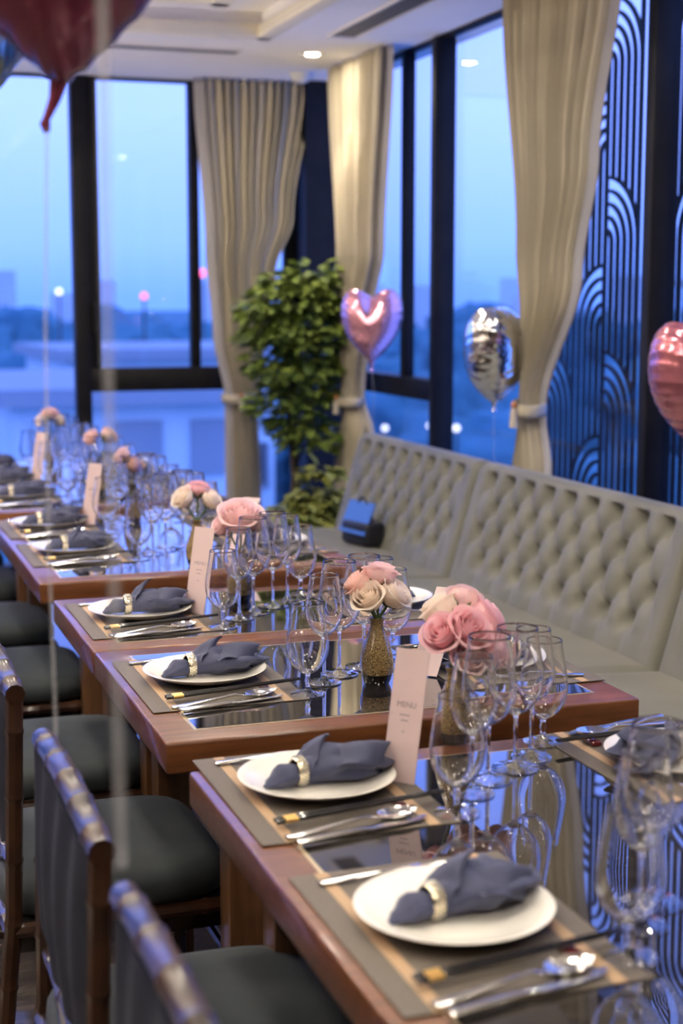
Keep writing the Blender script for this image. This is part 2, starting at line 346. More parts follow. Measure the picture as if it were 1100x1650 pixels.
bx(wr, 'pane', M['pane'], XW + .016, XW + .024, 6.80, 7.86, 1.125, CZ - .012)

# ------------------------------------------------------------------ lattice screens of nested arches outside the right glass
LW, PER = 0.2375, 0.64
BX0, BX1 = 2.785, 2.80
def jbar(r, full):
    n = 10; pts = [(r * math.sin(PI / 2 * i / n), r * math.cos(PI / 2 * i / n)) for i in range(n + 1)]
    zend = -PER + math.sqrt(max(LW * LW - r * r, 0))
    pts.append((r, zend)); t = 0.0058; mb = MB(); vs = []
    for i, (y, z) in enumerate(pts):
        a = Vector((y, z)); b = Vector(pts[max(i - 1, 0)]); d = Vector(pts[min(i + 1, len(pts) - 1)]) - b; d.normalize(); nn = Vector((-d.y, d.x)) * t
        for s_ in (1, -1):
            for xx in (BX0, BX1): vs.append((xx, a.x + nn.x * s_, a.y + nn.y * s_))
    fs = []
    for i in range(len(pts) - 1):
        p, q = i * 4, i * 4 + 4
        fs += [(p, p + 1, q + 1, q), (p + 2, q + 2, q + 3, p + 3), (p, q, q + 2, p + 2), (p + 1, p + 3, q + 3, q + 1)]
    fs += [(0, 2, 3, 1), (q, q + 1, q + 3, q + 2)]
    return mb.add(vs, fs).mesh('lattice_bar', M['frame'], smooth=False)
JB = [jbar(LW * (k + 1) / 5, 0) for k in range(5)]
def screen(label, ya, yb, cols):
    t = tag(empty('lattice_screen', (0, 0, 0)), label, 'screen')
    for (cen, side, ph) in cols:
        for k in range(-1, 5):
            zc = ph + k * PER
            for me in JB:
                if zc + LW > 2.85: continue
                if zc - PER < 0.02 - .62: continue
                o = link_mesh('lattice_bar', me, t, (0, cen, zc)); o.scale = (1, side, 1)
    yy = sorted(set([round(c[0], 4) for c in cols] + [round(c[0] + c[1] * LW, 4) for c in cols]))
    for y in yy:
        MB().box(BX0, BX1, y - .006, y + .006, 0.0, 2.9).build('upright_bar', M['frame'], t, smooth=False)
    MB().box(BX0, BX1, ya, yb, -0.03, 0.0).build('bottom_rail', M['frame'], t, smooth=False)
    return t
zr, zl = 1.933 - LW, 1.613 - LW
zr0, zl0 = zr - 2 * PER, zl - 2 * PER
screen('dark lattice of nested arches behind the glass between third curtain and the post', 4.62, 5.60,
       [(5.11, -1, zr0), (5.11, 1, zl0), (5.585, -1, zr0)])
screen('dark lattice of nested arches behind the glass, past the wide dark post', 2.74, 4.64,
       [(4.40, 1, zr0), (4.40, -1, zl0), (3.925, 1, zr0), (3.925, -1, zl0), (3.45, 1, zr0), (3.45, -1, zl0), (2.975, 1, zr0), (2.975, -1, zl0)])

# ------------------------------------------------------------------ ceiling fittings
def downlight(x, y, label):
    t = tag(empty('downlight', (x, y, CZ)), label, 'ceiling light')
    MB().lathe([(0.030, -0.003), (0.040, -0.004), (0.052, -0.007), (0.060, -0.004), (0.060, 0.0)], 28).build('trim_ring', M['trimwhite'], t)
    MB().lathe([(0.0, -0.003), (0.030, -0.003)], 28).build('diffuser', M['lamp'], t)
    light('downlight_lamp', 'SPOT', (x, y, CZ - 0.03), 26, size=0.03, angle=1.55)
for i, (x, y) in enumerate(DOWNLIGHTS):
    if i == 0: lb = 'round white downlight glowing in the ceiling near the window corner'
    else: lb = 'round downlight in the ceiling margin beyond the frame'
    downlight(x, y, lb)
    if i: COL.objects[-1]
for o in [o for o in COL.objects if o.name.startswith('downlight.') and o.type == 'EMPTY']: o['group'] = 'downlights around the ceiling tray'
for (x, y) in CLUSTERS:
    t = tag(empty('lamp_cluster', (x, y, CZ + .30)), 'square fitting of four lamps inside the ceiling tray', 'ceiling light', 'four-lamp fittings in the ceiling tray')
    MB().box(-.16, .16, -.16, .16, -.03, 0, .005).build('fitting_body', M['vent'], t)
    for dx in (-.09, .09):
        for dy in (-.09, .09):
            MB().lathe([(0, -.032), (.048, -.032)], 20, (dx, dy, 0)).build('lamp', M['lampsmall'], t)
    light('cluster_lamp', 'SPOT', (x, y, CZ + .24), 6, size=0.04, angle=2.6)
for (x, y) in FILL_SCONCES:
    t = tag(empty('fill_sconce', (x, y, 1.75)), 'unseen wall lamp added as warm fill, round glowing glass, beyond the frame', 'wall lamp', 'added fill wall lamps on the side wall')
    MB().lathe([(.0001, -.02), (.06, -.02), (.06, .0), (.0001, .0)], 24, (-.09, 0, 0), axis='x').build('wall_plate', M['ring'], t)
    MB().lathe([(.0001, -.12), (.07, -.098), (.115, -.04), (.115, .04), (.07, .098), (.0001, .12)], 24).build('globe', M['globe'], t)
    light('sconce_fill_light', 'SPOT', (x + .05, y, 1.90), 420, size=0.10, rot=(0, math.radians(-142), 0), angle=1.9)
for (x, y) in ((-1.0, 7.3), (-1.3, 4.2)):  # unseen uplighters, added to brighten the ceiling
    t = tag(empty('fill_floor_lamp', (x, y, 0)), 'slender dark uplighter floor lamp added as unseen fill beyond the frame', 'floor lamp', 'added uplighter fill lamps in the room')
    MB().lathe([(.0001, 0), (.14, 0), (.14, .012), (.02, .025), (.0001, .025)], 28).build('base', M['frame'], t)
    MB().tube([(0, 0, .02), (0, 0, 1.80)], .011, 10).build('pole', M['frame'], t)
    MB().lathe([(.0001, 1.80), (.05, 1.81), (.13, 1.87), (.16, 1.92), (.155, 1.92), (.125, 1.88), (.045, 1.825), (.0001, 1.82)], 28).build('shade', M['frame'], t)
    MB().lathe([(.0001, 1.83), (.03, 1.84), (.03, 1.87), (.0001, 1.88)], 14).build('bulb', M['globe'], t)
    light('floor_lamp_fill_light', 'SPOT', (x, y, 1.90), 180, size=0.06, rot=(PI, 0, 0), angle=2.5)
for (x, y, tx_, ty_) in ((-.85, 6.7, 1.5, 7.3), (-.85, 5.0, 1.9, 6.2)):  # unseen cans, added to light the far ceiling and curtain
    t = tag(empty('fill_floor_uplight', (x, y, 0)), 'small dark can uplight added as unseen fill on the floor beyond the frame', 'floor lamp', 'added can fill uplights on the floor')
    MB().lathe([(.0001, 0), (.07, 0), (.07, .16), (.062, .16), (.062, .13), (.0001, .13)], 24).build('can', M['frame'], t)
    MB().lathe([(.0001, .135), (.05, .135)], 20).build('lens', M['globe'], t)
    d_ = Vector((tx_ - x, ty_ - y, CZ - .2)); light('uplight_fill_light', 'SPOT', (x, y, .2), 150, size=0.05, rot=d_.to_track_quat('-Z', 'Y').to_euler(), angle=1.15)
def vent(name, label, x0, x1, y0, y1, n, along):
    t = tag(empty(name, ((x0 + x1) / 2, (y0 + y1) / 2, CZ)), label, 'vent')
    w_, h_ = (x1 - x0) / 2, (y1 - y0) / 2
    f = MB(); ring(f, (-w_, w_, -h_, h_), (-w_ + .012, w_ - .012, -h_ + .012, h_ - .012), -.008, .0); f.build('frame', M['trimwhite'], t, smooth=False)
    MB().box(-w_ + .012, w_ - .012, -h_ + .012, h_ - .012, -.002, -.0005).build('backing', M['bag'], t, smooth=False)
    for k in range(n):
        q = (k + .5) / n
        if along == 'y': xx = -w_ + .012 + (2 * w_ - .024) * q; MB().box(xx - .004, xx + .004, -h_ + .012, h_ - .012, -.006, -.002).build('slat', M['vent'], t, smooth=False)
        else: yy = -h_ + .012 + (2 * h_ - .024) * q; MB().box(-w_ + .012, w_ - .012, yy - .004, yy + .004, -.006, -.002).build('slat', M['vent'], t, smooth=False)
vent('ceiling_vent', 'long slotted air vent in the ceiling beside the right glass wall', 2.17, 2.31, 5.3, 6.52, 5, 'y')
vent('ceiling_vent', 'thin dark slot vent in the ceiling by the back window', 1.25, 1.93, 7.02, 7.13, 4, 'x')
t = tag(empty('smoke_detector', (2.40, 7.62, CZ)), 'small round cream smoke detector on the ceiling above the corner', 'detector')
MB().lathe([(0, -.045), (.035, -.045), (.05, -.03), (.058, -.012), (.058, 0)], 24).build('body', M['smoke'], t)
MB().lathe([(0, -.052), (.018, -.051), (.022, -.044)], 16).build('sensor_cap', M['trimwhite'], t)

# ------------------------------------------------------------------ curtains
def curtain(label, plane, pos, inward, L, R, ztop, zbot, ztie, folds, seed, lining_side):
    """L/R: edge position against height; plane 'back' runs along x, 'right' along y"""
    root = tag(empty('curtain', (0, 0, 0)), label, 'curtain')
    nz, nu = 70, folds * 10
    def P(s, z, off):
        return (s, pos - inward * off, z) if plane == 'back' else (pos - inward * off, s, z)
    def surf(side):
        def fn(u, v):
            z = lerp(zbot, ztop, v)
            l, r = pw(L, z), pw(R, z)
            q_ = .05 if r > l else -.05
            if lining_side > 0: r -= q_
            else: l += q_
            wdt = abs(r - l); amp = 0.016 + 0.018 * min(1, wdt / .5); 
            g = 1 - abs(z - ztie) / .25
            if g > 0: amp *= 1 - .45 * g
            uu = u + 0.004 * math.sin(2.2 * z + seed) * math.sin(PI * u)
            d = math.sin(2 * PI * folds * uu + seed + .5 * math.sin(5 * u + seed)) * amp * (0.8 + .3 * noise.noise((u * 5, z * .3, seed)))
            d += .03 * max(0, g) * 0 + .010 * math.sin(2 * PI * folds * 2.3 * uu + 2 * seed)
            bulge = 0.05 * math.sin(PI * u) * (1 - min(1, wdt / .5)) 
            return P(lerp(l, r, u), z, d + bulge)
        return fn
    o = MB().grid(nu, nz, surf(1)).build('fabric', M['curtain'], root, recalc=False, smooth=80)
    sm = o.modifiers.new('solid', 'SOLIDIFY'); sm.thickness = 0.003
    # lining strip hanging on the window side of the fabric
    sgn = lining_side
    def lf(u, v):
        z = lerp(zbot, ztop, v); r = pw(R, z) if sgn > 0 else pw(L, z); other = pw(L, z) if sgn > 0 else pw(R, z)
        dr = 1 if r > other else -1
        g = max(0, 1 - abs(z - ztie) / .3)
        wd = lerp(.085, .03, g)
        s_ = r - dr * .13 + dr * .125 * u
        return P(s_, z, -.012 + .008 * math.sin(u * 9 + z * 1.2))
    o = MB().grid(10, nz, lf).build('lining', M['lining'], root, recalc=False, smooth=80)
    sm = o.modifiers.new('solid', 'SOLIDIFY'); sm.thickness = 0.002
    l, r = pw(L, ztie), pw(R, ztie); cc = (l + r) / 2; hw = abs(r - l) / 2 + .014
    def tb(u, v):
        a = 2 * PI * u; z = ztie + (v - .5) * .045 + .012 * math.cos(a + .6); k = 1 + .06 * math.sin(PI * v)
        return P(cc + hw * k * math.cos(a), z, .03 + .062 * k * math.sin(a))
    o = MB().grid(33, 6, tb).build('tie_back', M['curtain'], root, recalc=False)
    sm = o.modifiers.new('solid', 'SOLIDIFY'); sm.thickness = 0.006
    kn = P(cc - .02, ztie + .012, .10)
    MB().lathe([(0.0001, -.013), (.010, -.008), (.013, 0), (.010, .008), (.0001, .013)], 12).build('bead', M['amber'], root, kn)
    MB().lathe([(0.0001, 0.0), (.012, -.006), (.014, -.02), (.017, -.07), (.0001, -.07)], 12).build('tassel', M['curtain'], root, (kn[0], kn[1], kn[2] - .014))
    return root
curtain('beige pleated curtain on the back window, tied beside the leafy plant', 'back', 7.93, 1,
        [(0.05, 2.05), (.47, 2.06), (.96, 2.06), (1.3, 2.00), (1.75, 1.965), (2.62, 1.91)],
        [(0.05, 2.27), (.47, 2.25), (.96, 2.235), (1.3, 2.28), (1.63, 2.34), (1.92, 2.44), (2.62, 2.545)], 2.625, 0.03, 0.97, 13, 1.3, -1)
curtain('bright beige pleated curtain in the window corner behind the pink heart balloon', 'right', 2.50, 1,
        [(0.05, 7.40), (.6, 7.36), (1.0, 7.20), (1.3, 7.26), (1.65, 7.33), (2.62, 7.47)],
        [(0.05, 6.82), (.85, 6.84), (1.02, 6.98), (1.43, 6.86), (1.72, 6.72), (2.62, 6.60)], 2.625, 0.03, 1.0, 12, 2.1, 1)
curtain('long beige curtain beside the arch lattice, tied above the banquette', 'right', 2.52, 1,
        [(0.05, 5.30), (.86, 5.26), (1.08, 5.16), (1.4, 5.22), (1.68, 5.27), (2.62, 5.44)],
        [(0.05, 4.98), (.86, 5.00), (1.08, 5.06), (1.58, 4.80), (1.97, 4.70), (2.62, 4.55)], 2.625, 0.03, 1.09, 15, 3.7, 1)

# ------------------------------------------------------------------ banquette
BENCH = [(5.20, 6.52, 'far tufted greige banquette section by the window corner', 8),
         (3.69, 5.185, 'middle tufted greige banquette section beside the second table', 9),
         (2.19, 3.675, 'near tufted greige banquette section cut by the picture edge', 9)]
def tuft(yl, z, W, ncol):
    a = (W - 0.27 + 0.0) / (ncol - 1); y0 = 0.135; b = 0.094; z0 = 0.83
    q = (yl - y0) / a; p = (z0 - z) / b
    u = (q * 2 + p) / 2; v = (q * 2 - p) / 2
    cre = (abs(math.sin(PI * u)) * abs(math.sin(PI * v))) ** .55
    # nearest node
    best = 9
    for rp_ in (math.floor(p), math.floor(p) + 1):
        if rp_ < 0 or rp_ > 3: continue
        off = .5 * (rp_ % 2)
        k = round(q - off) ; k = max(0, min(ncol - 1 - (rp_ % 2), k))
        d = math.hypot((q - off - k) * a, (p - rp_) * b); best = min(best, d)
    dim = math.exp(-(best / .024) ** 2)
    inz = sstep(-.9, -.1, p) * (1 - sstep(3.05, 3.6, p)); iny = sstep(-.5, .0, q) * (1 - sstep(ncol - 1, ncol - .5, q))
    ver = abs(math.sin(PI * (q + (.5 if p > 2 else 0)))) ** .6
    base = lerp(lerp(1, ver, .35 if (p > 3 or p < 0) and p < 4.4 and p > -.55 else 0), cre, inz)
    base = lerp(1, base, iny)
    return 0.023 * base - 0.036 * dim * (1 if iny > 0 else 0)
for (ya, yb, lab, nc) in BENCH:
    W = yb - ya
    t = tag(empty('banquette', (2.2, ya, 0)), lab, 'bench')
    prof = [(2.215, .40), (2.215, .45)]
    def bp(s):      # s 0..1 bottom to over the top and down the rear
        if s < .72:
            q = s / .72; return (lerp(2.205, 2.335, q), lerp(.40, .845, q))
        if s < .88:
            a = (s - .72) / .16 * PI; return (2.385 - .05 * math.cos(a), .845 + .042 * math.sin(a))
        q = (s - .88) / .12; return (2.435, lerp(.845, .05, q))
    ny, ns = int(W / .009), 84
    def fn(u, v):
        x, z = bp(v); yl = u * W; 
        edge = min(yl, W - yl); r = .035; rd = 0
        if edge < r: rd = r - math.sqrt(max(0, r * r - (r - edge) ** 2))
        d = tuft(yl, z, W, nc) if v < .74 else .021
        if v < .8: x = x - d + rd * .8
        else: x = x - lerp(.021, 0, (v - .8) / .2) * (1 if v < .88 else 0)
        if v >= .72: z -= rd * .8
        return (x - 2.2, yl, z)
    mb = MB().grid(ny, ns, fn)
    for uu in (0, 1):
        b = len(mb.v); pts = [fn(uu, k / (ns - 1)) for k in range(ns)]
        mb.v += [tuple(p) for p in pts]; mb.f.append(tuple(range(b, b + ns)) if uu else tuple(range(b + ns - 1, b - 1, -1)))
    mb.build('tufted_back', M['upholstery'], t, smooth=70)
    # seat cushion with a soft crown
    def sf(u, v):
        yl = u * W; s = v; X = 1.70; XB = 2.235
        if s < .2: x, z = X + .0, lerp(.30, .425, s / .2)
        elif s < .35: a = (s - .2) / .15 * PI / 2; x, z = X + .03 * (1 - math.cos(a)), .425 + .025 * math.sin(a)
        else: q = (s - .35) / .65; x, z = lerp(X + .03, XB, q), .45 + .012 * math.sin(PI * q)
        edge = min(yl, W - yl); r = .018
        if edge < r: z -= r - math.sqrt(max(0, r * r - (r - edge) ** 2))
        return (x - 2.2, yl, z)
    mb = MB().grid(60, 40, sf)
    for uu in (0, 1):
        b = len(mb.v); pts = [fn2 for fn2 in [sf(uu, k / 39) for k in range(40)]] + [(XB_ - 2.2, uu * W, .30) for XB_ in (2.235,)]
        mb.v += [tuple(p) for p in pts]; mb.f.append(tuple(range(b, b + 41)))
    mb.build('seat_cushion', M['upholstery'], t, smooth=70)
    MB().box(1.73 - 2.2, 2.40 - 2.2, 0.002, W - .002, .06, .30, .004).build('base', M['upholstery'], t)
    MB().box(1.80 - 2.2, 2.36 - 2.2, 0.01, W - .01, 0, .06).build('plinth', M['frame'], t, smooth=False)

# small bag on the far bench
t = tag(empty('handbag', (2.15, 5.98, .462), .25), 'small black handbag with a glossy blue flap on the banquette', 'bag')
MB().box(-.05, .05, -.10, .10, 0, .10, .02, 3).build('body', M['bag'], t)
MB().add([(-.056, -.09, .05), (-.056, .10, .05), (-.056, .10, .054), (-.0, -.09, .18), (-.0, .10, .18), (.006, .10, .18), (-.05, -.09, .05), (.006, -.09, .18)],
         [(0, 3, 4, 1), (6, 2, 5, 7), (3, 7, 5, 4), (0, 1, 2, 6)]).build('flap', M['bagblue'], t, smooth=False)
MB().tube([(.0, -.07 + .14 * k / 10, .10 + .10 * math.sin(PI * k / 10)) for k in range(11)], .005, 8).build('strap', M['bag'], t)
MB().lathe([(0.0001, -.008), (.008, 0), (.0001, .008)], 10, (-.01, -.105, .12)).build('clasp', M['ring'], t)

# ------------------------------------------------------------------ tables
TX0, TX1, TZ = 0.527, 1.43, 0.75
def table(label, ya, yb):
    W = yb - ya; cx = (TX0 + TX1) / 2
    t = tag(empty('dining_table', (cx, (ya + yb) / 2, 0)), label, 'table')
    hx, hy = (TX1 - TX0) / 2, W / 2; bw = .062
    MB().box(-hx, hx, -hy, hy, TZ - .058, TZ - .0015, .006, 3).build('wooden_top', M['wood'], t)
    f = MB(); ring(f, (-hx + bw, hx - bw, -hy + bw, hy - bw), (-hx + bw + .006, hx - bw - .006, -hy + bw + .006, hy - bw - .006), TZ - .01, TZ - .0006)
    f.build('inlay_line', M['brass'], t, smooth=False)
    MB().box(-hx + bw + .006, hx - bw - .006, -hy + bw + .006, hy - bw - .006, TZ - .02, TZ).build('glass_inlay', M['inlay'], t, smooth=False)
    MB().box(-hx + .10, hx - .10, -hy + .03, hy - .03, TZ - .10, TZ - .058).build('underframe', M['wood_leg'], t, smooth=False)
    for sx_ in (-1, 1):
        for sy in (-1, 1):
            MB().box(sx_ * (hx - .15) - .037, sx_ * (hx - .15) + .037, sy * (hy - .06) - .035, sy * (hy - .06) + .035, 0, TZ - .10, .004).build('leg', M['wood_leg'], t)
table('nearest dark glass-topped wooden dining table, cut by the lower picture edge', 0.95, 2.28)
table('wooden dining table with the in-focus ochre vase of roses', 2.44, 3.148)
table('wooden dining table joined to the far end of the in-focus table', 3.152, 3.74)
table('wooden dining table third along, brown front edge behind the pale ruffled rose', 3.97, 5.18)
table('farthest wooden dining table beside the back window', 5.36, 7.1)

# ------------------------------------------------------------------ chairs (facing +x)
def bamboo(pts, r, n=10, every=.11):
    """tube with raised ring joints"""
    P_ = [Vector(p) for p in pts]; out = []; rad = []
    L = [0]
    for a, b in zip(P_, P_[1:]): L.append(L[-1] + (b - a).length)
    tot = L[-1]; k = max(1, round(tot / every)); marks = sorted(set([0, tot] + [tot * (i + .5) / k for i in range(k)] + L))
    joints = [tot * (i + .5) / k for i in range(k)]
    samp = set(L)
    for j in joints:
        for d in (-.007, -.004, -.0015, .0015, .004, .007): samp.add(min(tot, max(0, j + d)))
    for s in sorted(samp):
        i = 0
        while i < len(L) - 2 and s > L[i + 1]: i += 1
        q = (s - L[i]) / max(1e-9, L[i + 1] - L[i]); out.append(P_[i].lerp(P_[i + 1], q))
        dj = min(abs(s - j) for j in joints); rad.append(r * (1 + .13 * max(0, 1 - (dj / .006) ** 2)))
    return MB().tube(out, rad, n)
def make_chair():
    t = empty('dining_chair', (0, 0, 0))
    def cf(u, v):
        # rounded cushion
        a = 2 * PI * u; n_ = 5.0
        cx_, sy_ = math.cos(a), math.sin(a)
        rr = (abs(cx_) ** n_ + abs(sy_) ** n_) ** (-1 / n_)
        s, z = [(0.0, .408), (.95, .408), (1.0, .418), (1.0, .445), (.965, .462), (.85, .470), (.5, .476), (0, .478)][min(7, int(round(v * 7)))]
        return (.21 * rr * cx_ * s, .235 * rr * sy_ * s, z)
    MB().grid(49, 8, cf).build('seat', M['seat'], t, smooth=60)
    MB().box(-.192, .192, -.217, .217, .345, .407, .006).build('apron', M['chop'], t)
    for (a, b) in (((-.20, -.225), (.20, -.225)), ((-.20, .225), (.20, .225)), ((.20, -.225), (.20, .225)), ((-.20, -.225), (-.20, .225))):
        bamboo([(*a, .392), (*b, .392)], .014, 8).build('seat_rail', M['bamboo'], t)
    for sy in (-1, 1):
        bamboo([(.195, sy * .215, .40), (.205, sy * .222, 0)], .016, 8).build('leg', M['bamboo'], t)
        bamboo([(-.235, sy * .222, 0), (-.195, sy * .225, .42), (-.19, sy * .235, .62), (-.185, sy * .24, .815)], .015, 8).build('back_post', M['bamboo'], t)
        bamboo([(-.215, sy * .222, .20), (.20, sy * .22, .20)], .010, 8).build('stretcher', M['bamboo'], t)
    bamboo([(.20, -.22, .28), (.20, .22, .28)], .010, 8).build('stretcher', M['bamboo'], t)
    bamboo([(-.185, -.255 + .51 * k / 6, .825 + .012 * math.sin(PI * k / 6)) for k in range(7)], .0175, 10, .10).build('top_rail', M['bamboo'], t)
    bamboo([(-.19, -.235, .50), (-.19, .235, .50)], .011, 8).build('lower_rail', M['bamboo'], t)
    for (a, b) in ((-.14, .14), (.14, -.14), (0, 0)):
        bamboo([(-.19, a, .50), (-.195, (a + b) / 2, .45), (-.198, b, .40)], .007, 8).build('spindle', M['bamboo'], t)
    # pleated fabric back with a rounded lower edge
    def ff(side):
        def g(u, v):
            y = lerp(-.222, .222, u); zb = .515 + .05 * (abs(y) / .222) ** 3
            z = lerp(.815, zb, v)
            x = -.19 - side * (.010 + .012 * math.sin(PI * v) * math.sin(PI * u) ** .5) + .0035 * math.sin(46 * y + 9 * v * y)
            return (x, y, z)
        return g
    mb = MB().grid(70, 16, ff(1)); mb.grid(70, 16, ff(-1))
    n = 70 * 16
    for i in range(69):
        mb.f.append((i * 16, (i + 1) * 16, n + (i + 1) * 16, n + i * 16)); mb.f.append((i * 16 + 15, n + i * 16 + 15, n + (i + 1) * 16 + 15, (i + 1) * 16 + 15))
    for j in range(15):
        mb.f.append((j, n + j, n + j + 1, j + 1)); mb.f.append((69 * 16 + j, 69 * 16 + j + 1, n + 69 * 16 + j + 1, n + 69 * 16 + j))
    mb.build('back_cover', M['panel'], t, smooth=60)
    return t
ORD = ['first', 'second', 'third', 'fourth', 'fifth', 'sixth', 'seventh', 'eighth', 'ninth']
chair0 = make_chair()
for i, (cx_, cy, rz) in enumerate([(.485, 1.37, 0.0), (.485, 2.02, 0.0), (.475, 2.81, 0.01), (.475, 3.47, -.01), (.475, 4.27, 0.0), (.475, 4.97, 0), (.475, 5.72, 0), (.475, 6.35, 0)]):
    o = chair0 if i == 0 else copy_tree(chair0)
    o.location = (cx_ , cy, 0); o.rotation_euler = (0, 0, rz)
    tag(o, 'dark bamboo-style chair with teal seat, %s chair along the row from the camera' % ORD[i], 'chair', 'dining chairs in a row at the tables')

# ------------------------------------------------------------------ tableware meshes
def strip_mesh(mb, st, n=7):
    """st: (x, y, z, halfwidth, thickness, dip)"""
    m = len(st); vs = []
    for (x, y, z, hw, th, dip) in st:
        for k in range(n):
            s = -1 + 2 * k / (n - 1); vs.append((x, y + s * hw, z - dip * (1 - s * s) + (th * .5) * (1 - s * s) ** .5 * (1 if dip == 0 else .2)))
    for (x, y, z, hw, th, dip) in st:
        for k in range(n):
            s = -1 + 2 * k / (n - 1); vs.append((x, y + s * hw, z - dip * (1 - s * s) - th * (.4 + .6 * (1 - s * s) ** .5)))
    fs = []; o = m * n
    for i in range(m - 1):
        for k in range(n - 1):
            a = i * n + k; fs += [(a, a + 1, a + n + 1, a + n), (o + a, o + a + n, o + a + n + 1, o + a + 1)]
        a = i * n; fs.append((a, a + n, o + a + n, o + a)); a = i * n + n - 1; fs.append((a, o + a, o + a + n, a + n))
    fs.append(tuple(range(n - 1, -1, -1)) + tuple(o + k for k in range(n)))
    b = (m - 1) * n; fs.append(tuple(b + k for k in range(n)) + tuple(o + b + k for k in range(n - 1, -1, -1)))
    return mb.add(vs, fs)
def spoon():
    st = [(-.105, 0, .004, .0045, .003, 0), (-.10, 0, .004, .0085, .003, 0), (-.07, 0, .005, .008, .003, 0), (-.03, 0, .008, .0045, .0035, 0), (.02, 0, .012, .0032, .0035, 0),
          (.042, 0, .009, .004, .003, 0.0001)]
    for k in range(1, 12):
        q = k / 11; hw = .0215 * math.sin(PI * min(1, q * .93 + .07)) ** .6 * (1 - .12 * q) + .0005
        st.append((.042 + .064 * q, 0, .0105 + .003 * q, hw, .0016, .009 * math.sin(PI * q) ** .7))
    return strip_mesh(MB(), st, 9).mesh('spoon', M['steel'], smooth=60)
def knife():
    st = [(-.105, 0, .006, .006, .006, 0), (-.10, 0, .006, .0085, .006, 0), (-.02, 0, .006, .0065, .005, 0), (0, 0, .006, .005, .004, 0), (.012, 0, .005, .0085, .002, 0),
          (.06, .001, .005, .0100, .0018, 0), (.09, .002, .005, .0085, .0016, 0), (.108, .005, .005, .003, .0014, 0)]
    return strip_mesh(MB(), st, 7).mesh('knife', M['steel'], smooth=60)
def fork():
    st = [(-.10, 0, .004, .0045, .003, 0), (-.095, 0, .004, .0085, .003, 0), (-.03, 0, .008, .0045, .0035, 0), (.02, 0, .012, .0032, .003, 0),
          (.035, 0, .010, .009, .002, 0.0005), (.050, 0, .008, .0115, .002, .001), (.056, 0, .008, .0115, .002, .001)]
    mb = strip_mesh(MB(), st, 7)
    for k in range(4):
        y = -.0096 + .0064 * k
        strip_mesh(mb, [(.055, y, .0075, .0019, .002, 0), (.078, y * .98, .009, .0016, .0018, 0), (.100, y * .95, .0135, .0008, .0012, 0)], 5)
    return mb.mesh('fork', M['steel'], smooth=60)
ME = {'spoon': spoon(), 'knife': knife(), 'fork': fork()}
ME['placemat'] = MB().box(-.148, .148, -.205, .205, 0, .002, .0008, 1).mesh('placemat', M['placemat'])
ME['stripe'] = MB().box(-.0085, .0085, -.2045, .2045, .0015, .0024).mesh('stripe', M['stripe'], smooth=False)
ME['plate'] = MB().lathe([(0, 0), (.062, 0), (.066, .003), (.088, .007), (.108, .0145), (.1195, .0205), (.121, .0222), (.1185, .0225), (.104, .0175), (.086, .0105), (.064, .0075), (0, .0072)], 64).mesh('plate', M['plate'], smooth=50)
def bowl_mesh(kind):
    if kind == 'goblet':
        o = [(.0045, .040), (.012, .043), (.024, .052), (.034, .066), (.0395, .083), (.0405, .098), (.0385, .118), (.0345, .142), (.031, .162), (.0295, .176)]
    elif kind == 'white':
        o = [(.004, .092), (.012, .096), (.024, .107), (.0325, .122), (.036, .137), (.0355, .155), (.0325, .178), (.0295, .198), (.028, .214)]
    else:
        o = [(.004, .088), (.014, .093), (.028, .105), (.0385, .122), (.0425, .140), (.0425, .156), (.0395, .180), (.0355, .205), (.0325, .229)]
    # smooth the profile
    p = []
    for i in range(len(o) - 1):
        a = o[max(i - 1, 0)]; b = o[i]; c_ = o[i + 1]; d = o[min(i + 2, len(o) - 1)]
        for k in range(4):
            t_ = k / 4; f = lambda i_: .5 * ((2 * b[i_]) + (-a[i_] + c_[i_]) * t_ + (2 * a[i_] - 5 * b[i_] + 4 * c_[i_] - d[i_]) * t_ ** 2 + (-a[i_] + 3 * b[i_] - 3 * c_[i_] + d[i_]) * t_ ** 3)
            p.append((max(f(0), .0005), f(1)))
    p.append(o[-1])
    top = p[-1][1]
    inner = [(max(r - .0011, .0002), z + (.004 if i < 3 else .0015 * (1 - i / len(p)))) for i, (r, z) in enumerate(p)]
    inner[-1] = (inner[-1][0], top)
    prof = [(0.0001, p[0][1] - .0005)] + p + [(p[-1][0] - .0005, top + .0006)] + inner[::-1] + [(0.0001, inner[0][1])]
    return MB().lathe(prof, 40).mesh('bowl', M['bowl'], smooth=60)
def foot_mesh(r):
    return MB().lathe([(0.0001, 0), (r, 0), (r + .0006, .0012), (r, .0022), (r * .6, .0035), (r * .3, .0055), (.008, .009), (.0045, .016), (.0001, .016)], 40).mesh('foot', M['footglass'], smooth=50)
def stem_mesh(z1, knob):
    pr = [(.0001, .0155), (.0044, .0155), (.0036, .024), (.0034, (z1 + .02) / 2), (.0036, z1 - .006), (.0052, z1 + .001), (.0125, z1 + .0055), (.008, z1 + .0085), (.0001, z1 + .0095)]
    if knob: pr = [(.0001, .0155), (.0048, .0155), (.0042, .021), (.0062, .027), (.0044, .033), (.0056, z1 + .0005), (.0125, z1 + .0045), (.008, z1 + .0075), (.0001, z1 + .0085)]
    return MB().lathe(pr, 16).mesh('stem', M['glass'], smooth=60)
GL = {}
for k, r, z1 in (('goblet', .033, .0395), ('white', .033, .0915), ('red', .037, .0875)):
    GL[k] = (bowl_mesh(k), stem_mesh(z1, k == 'goblet'), foot_mesh(r))
def glass(kind, name, loc, rz, label, group):
    t = tag(empty(name, loc, rz), label, 'glass', group)
    for n_, me in zip(('bowl', 'stem', 'foot'), GL[kind]): link_mesh(n_, me, t)
    return t
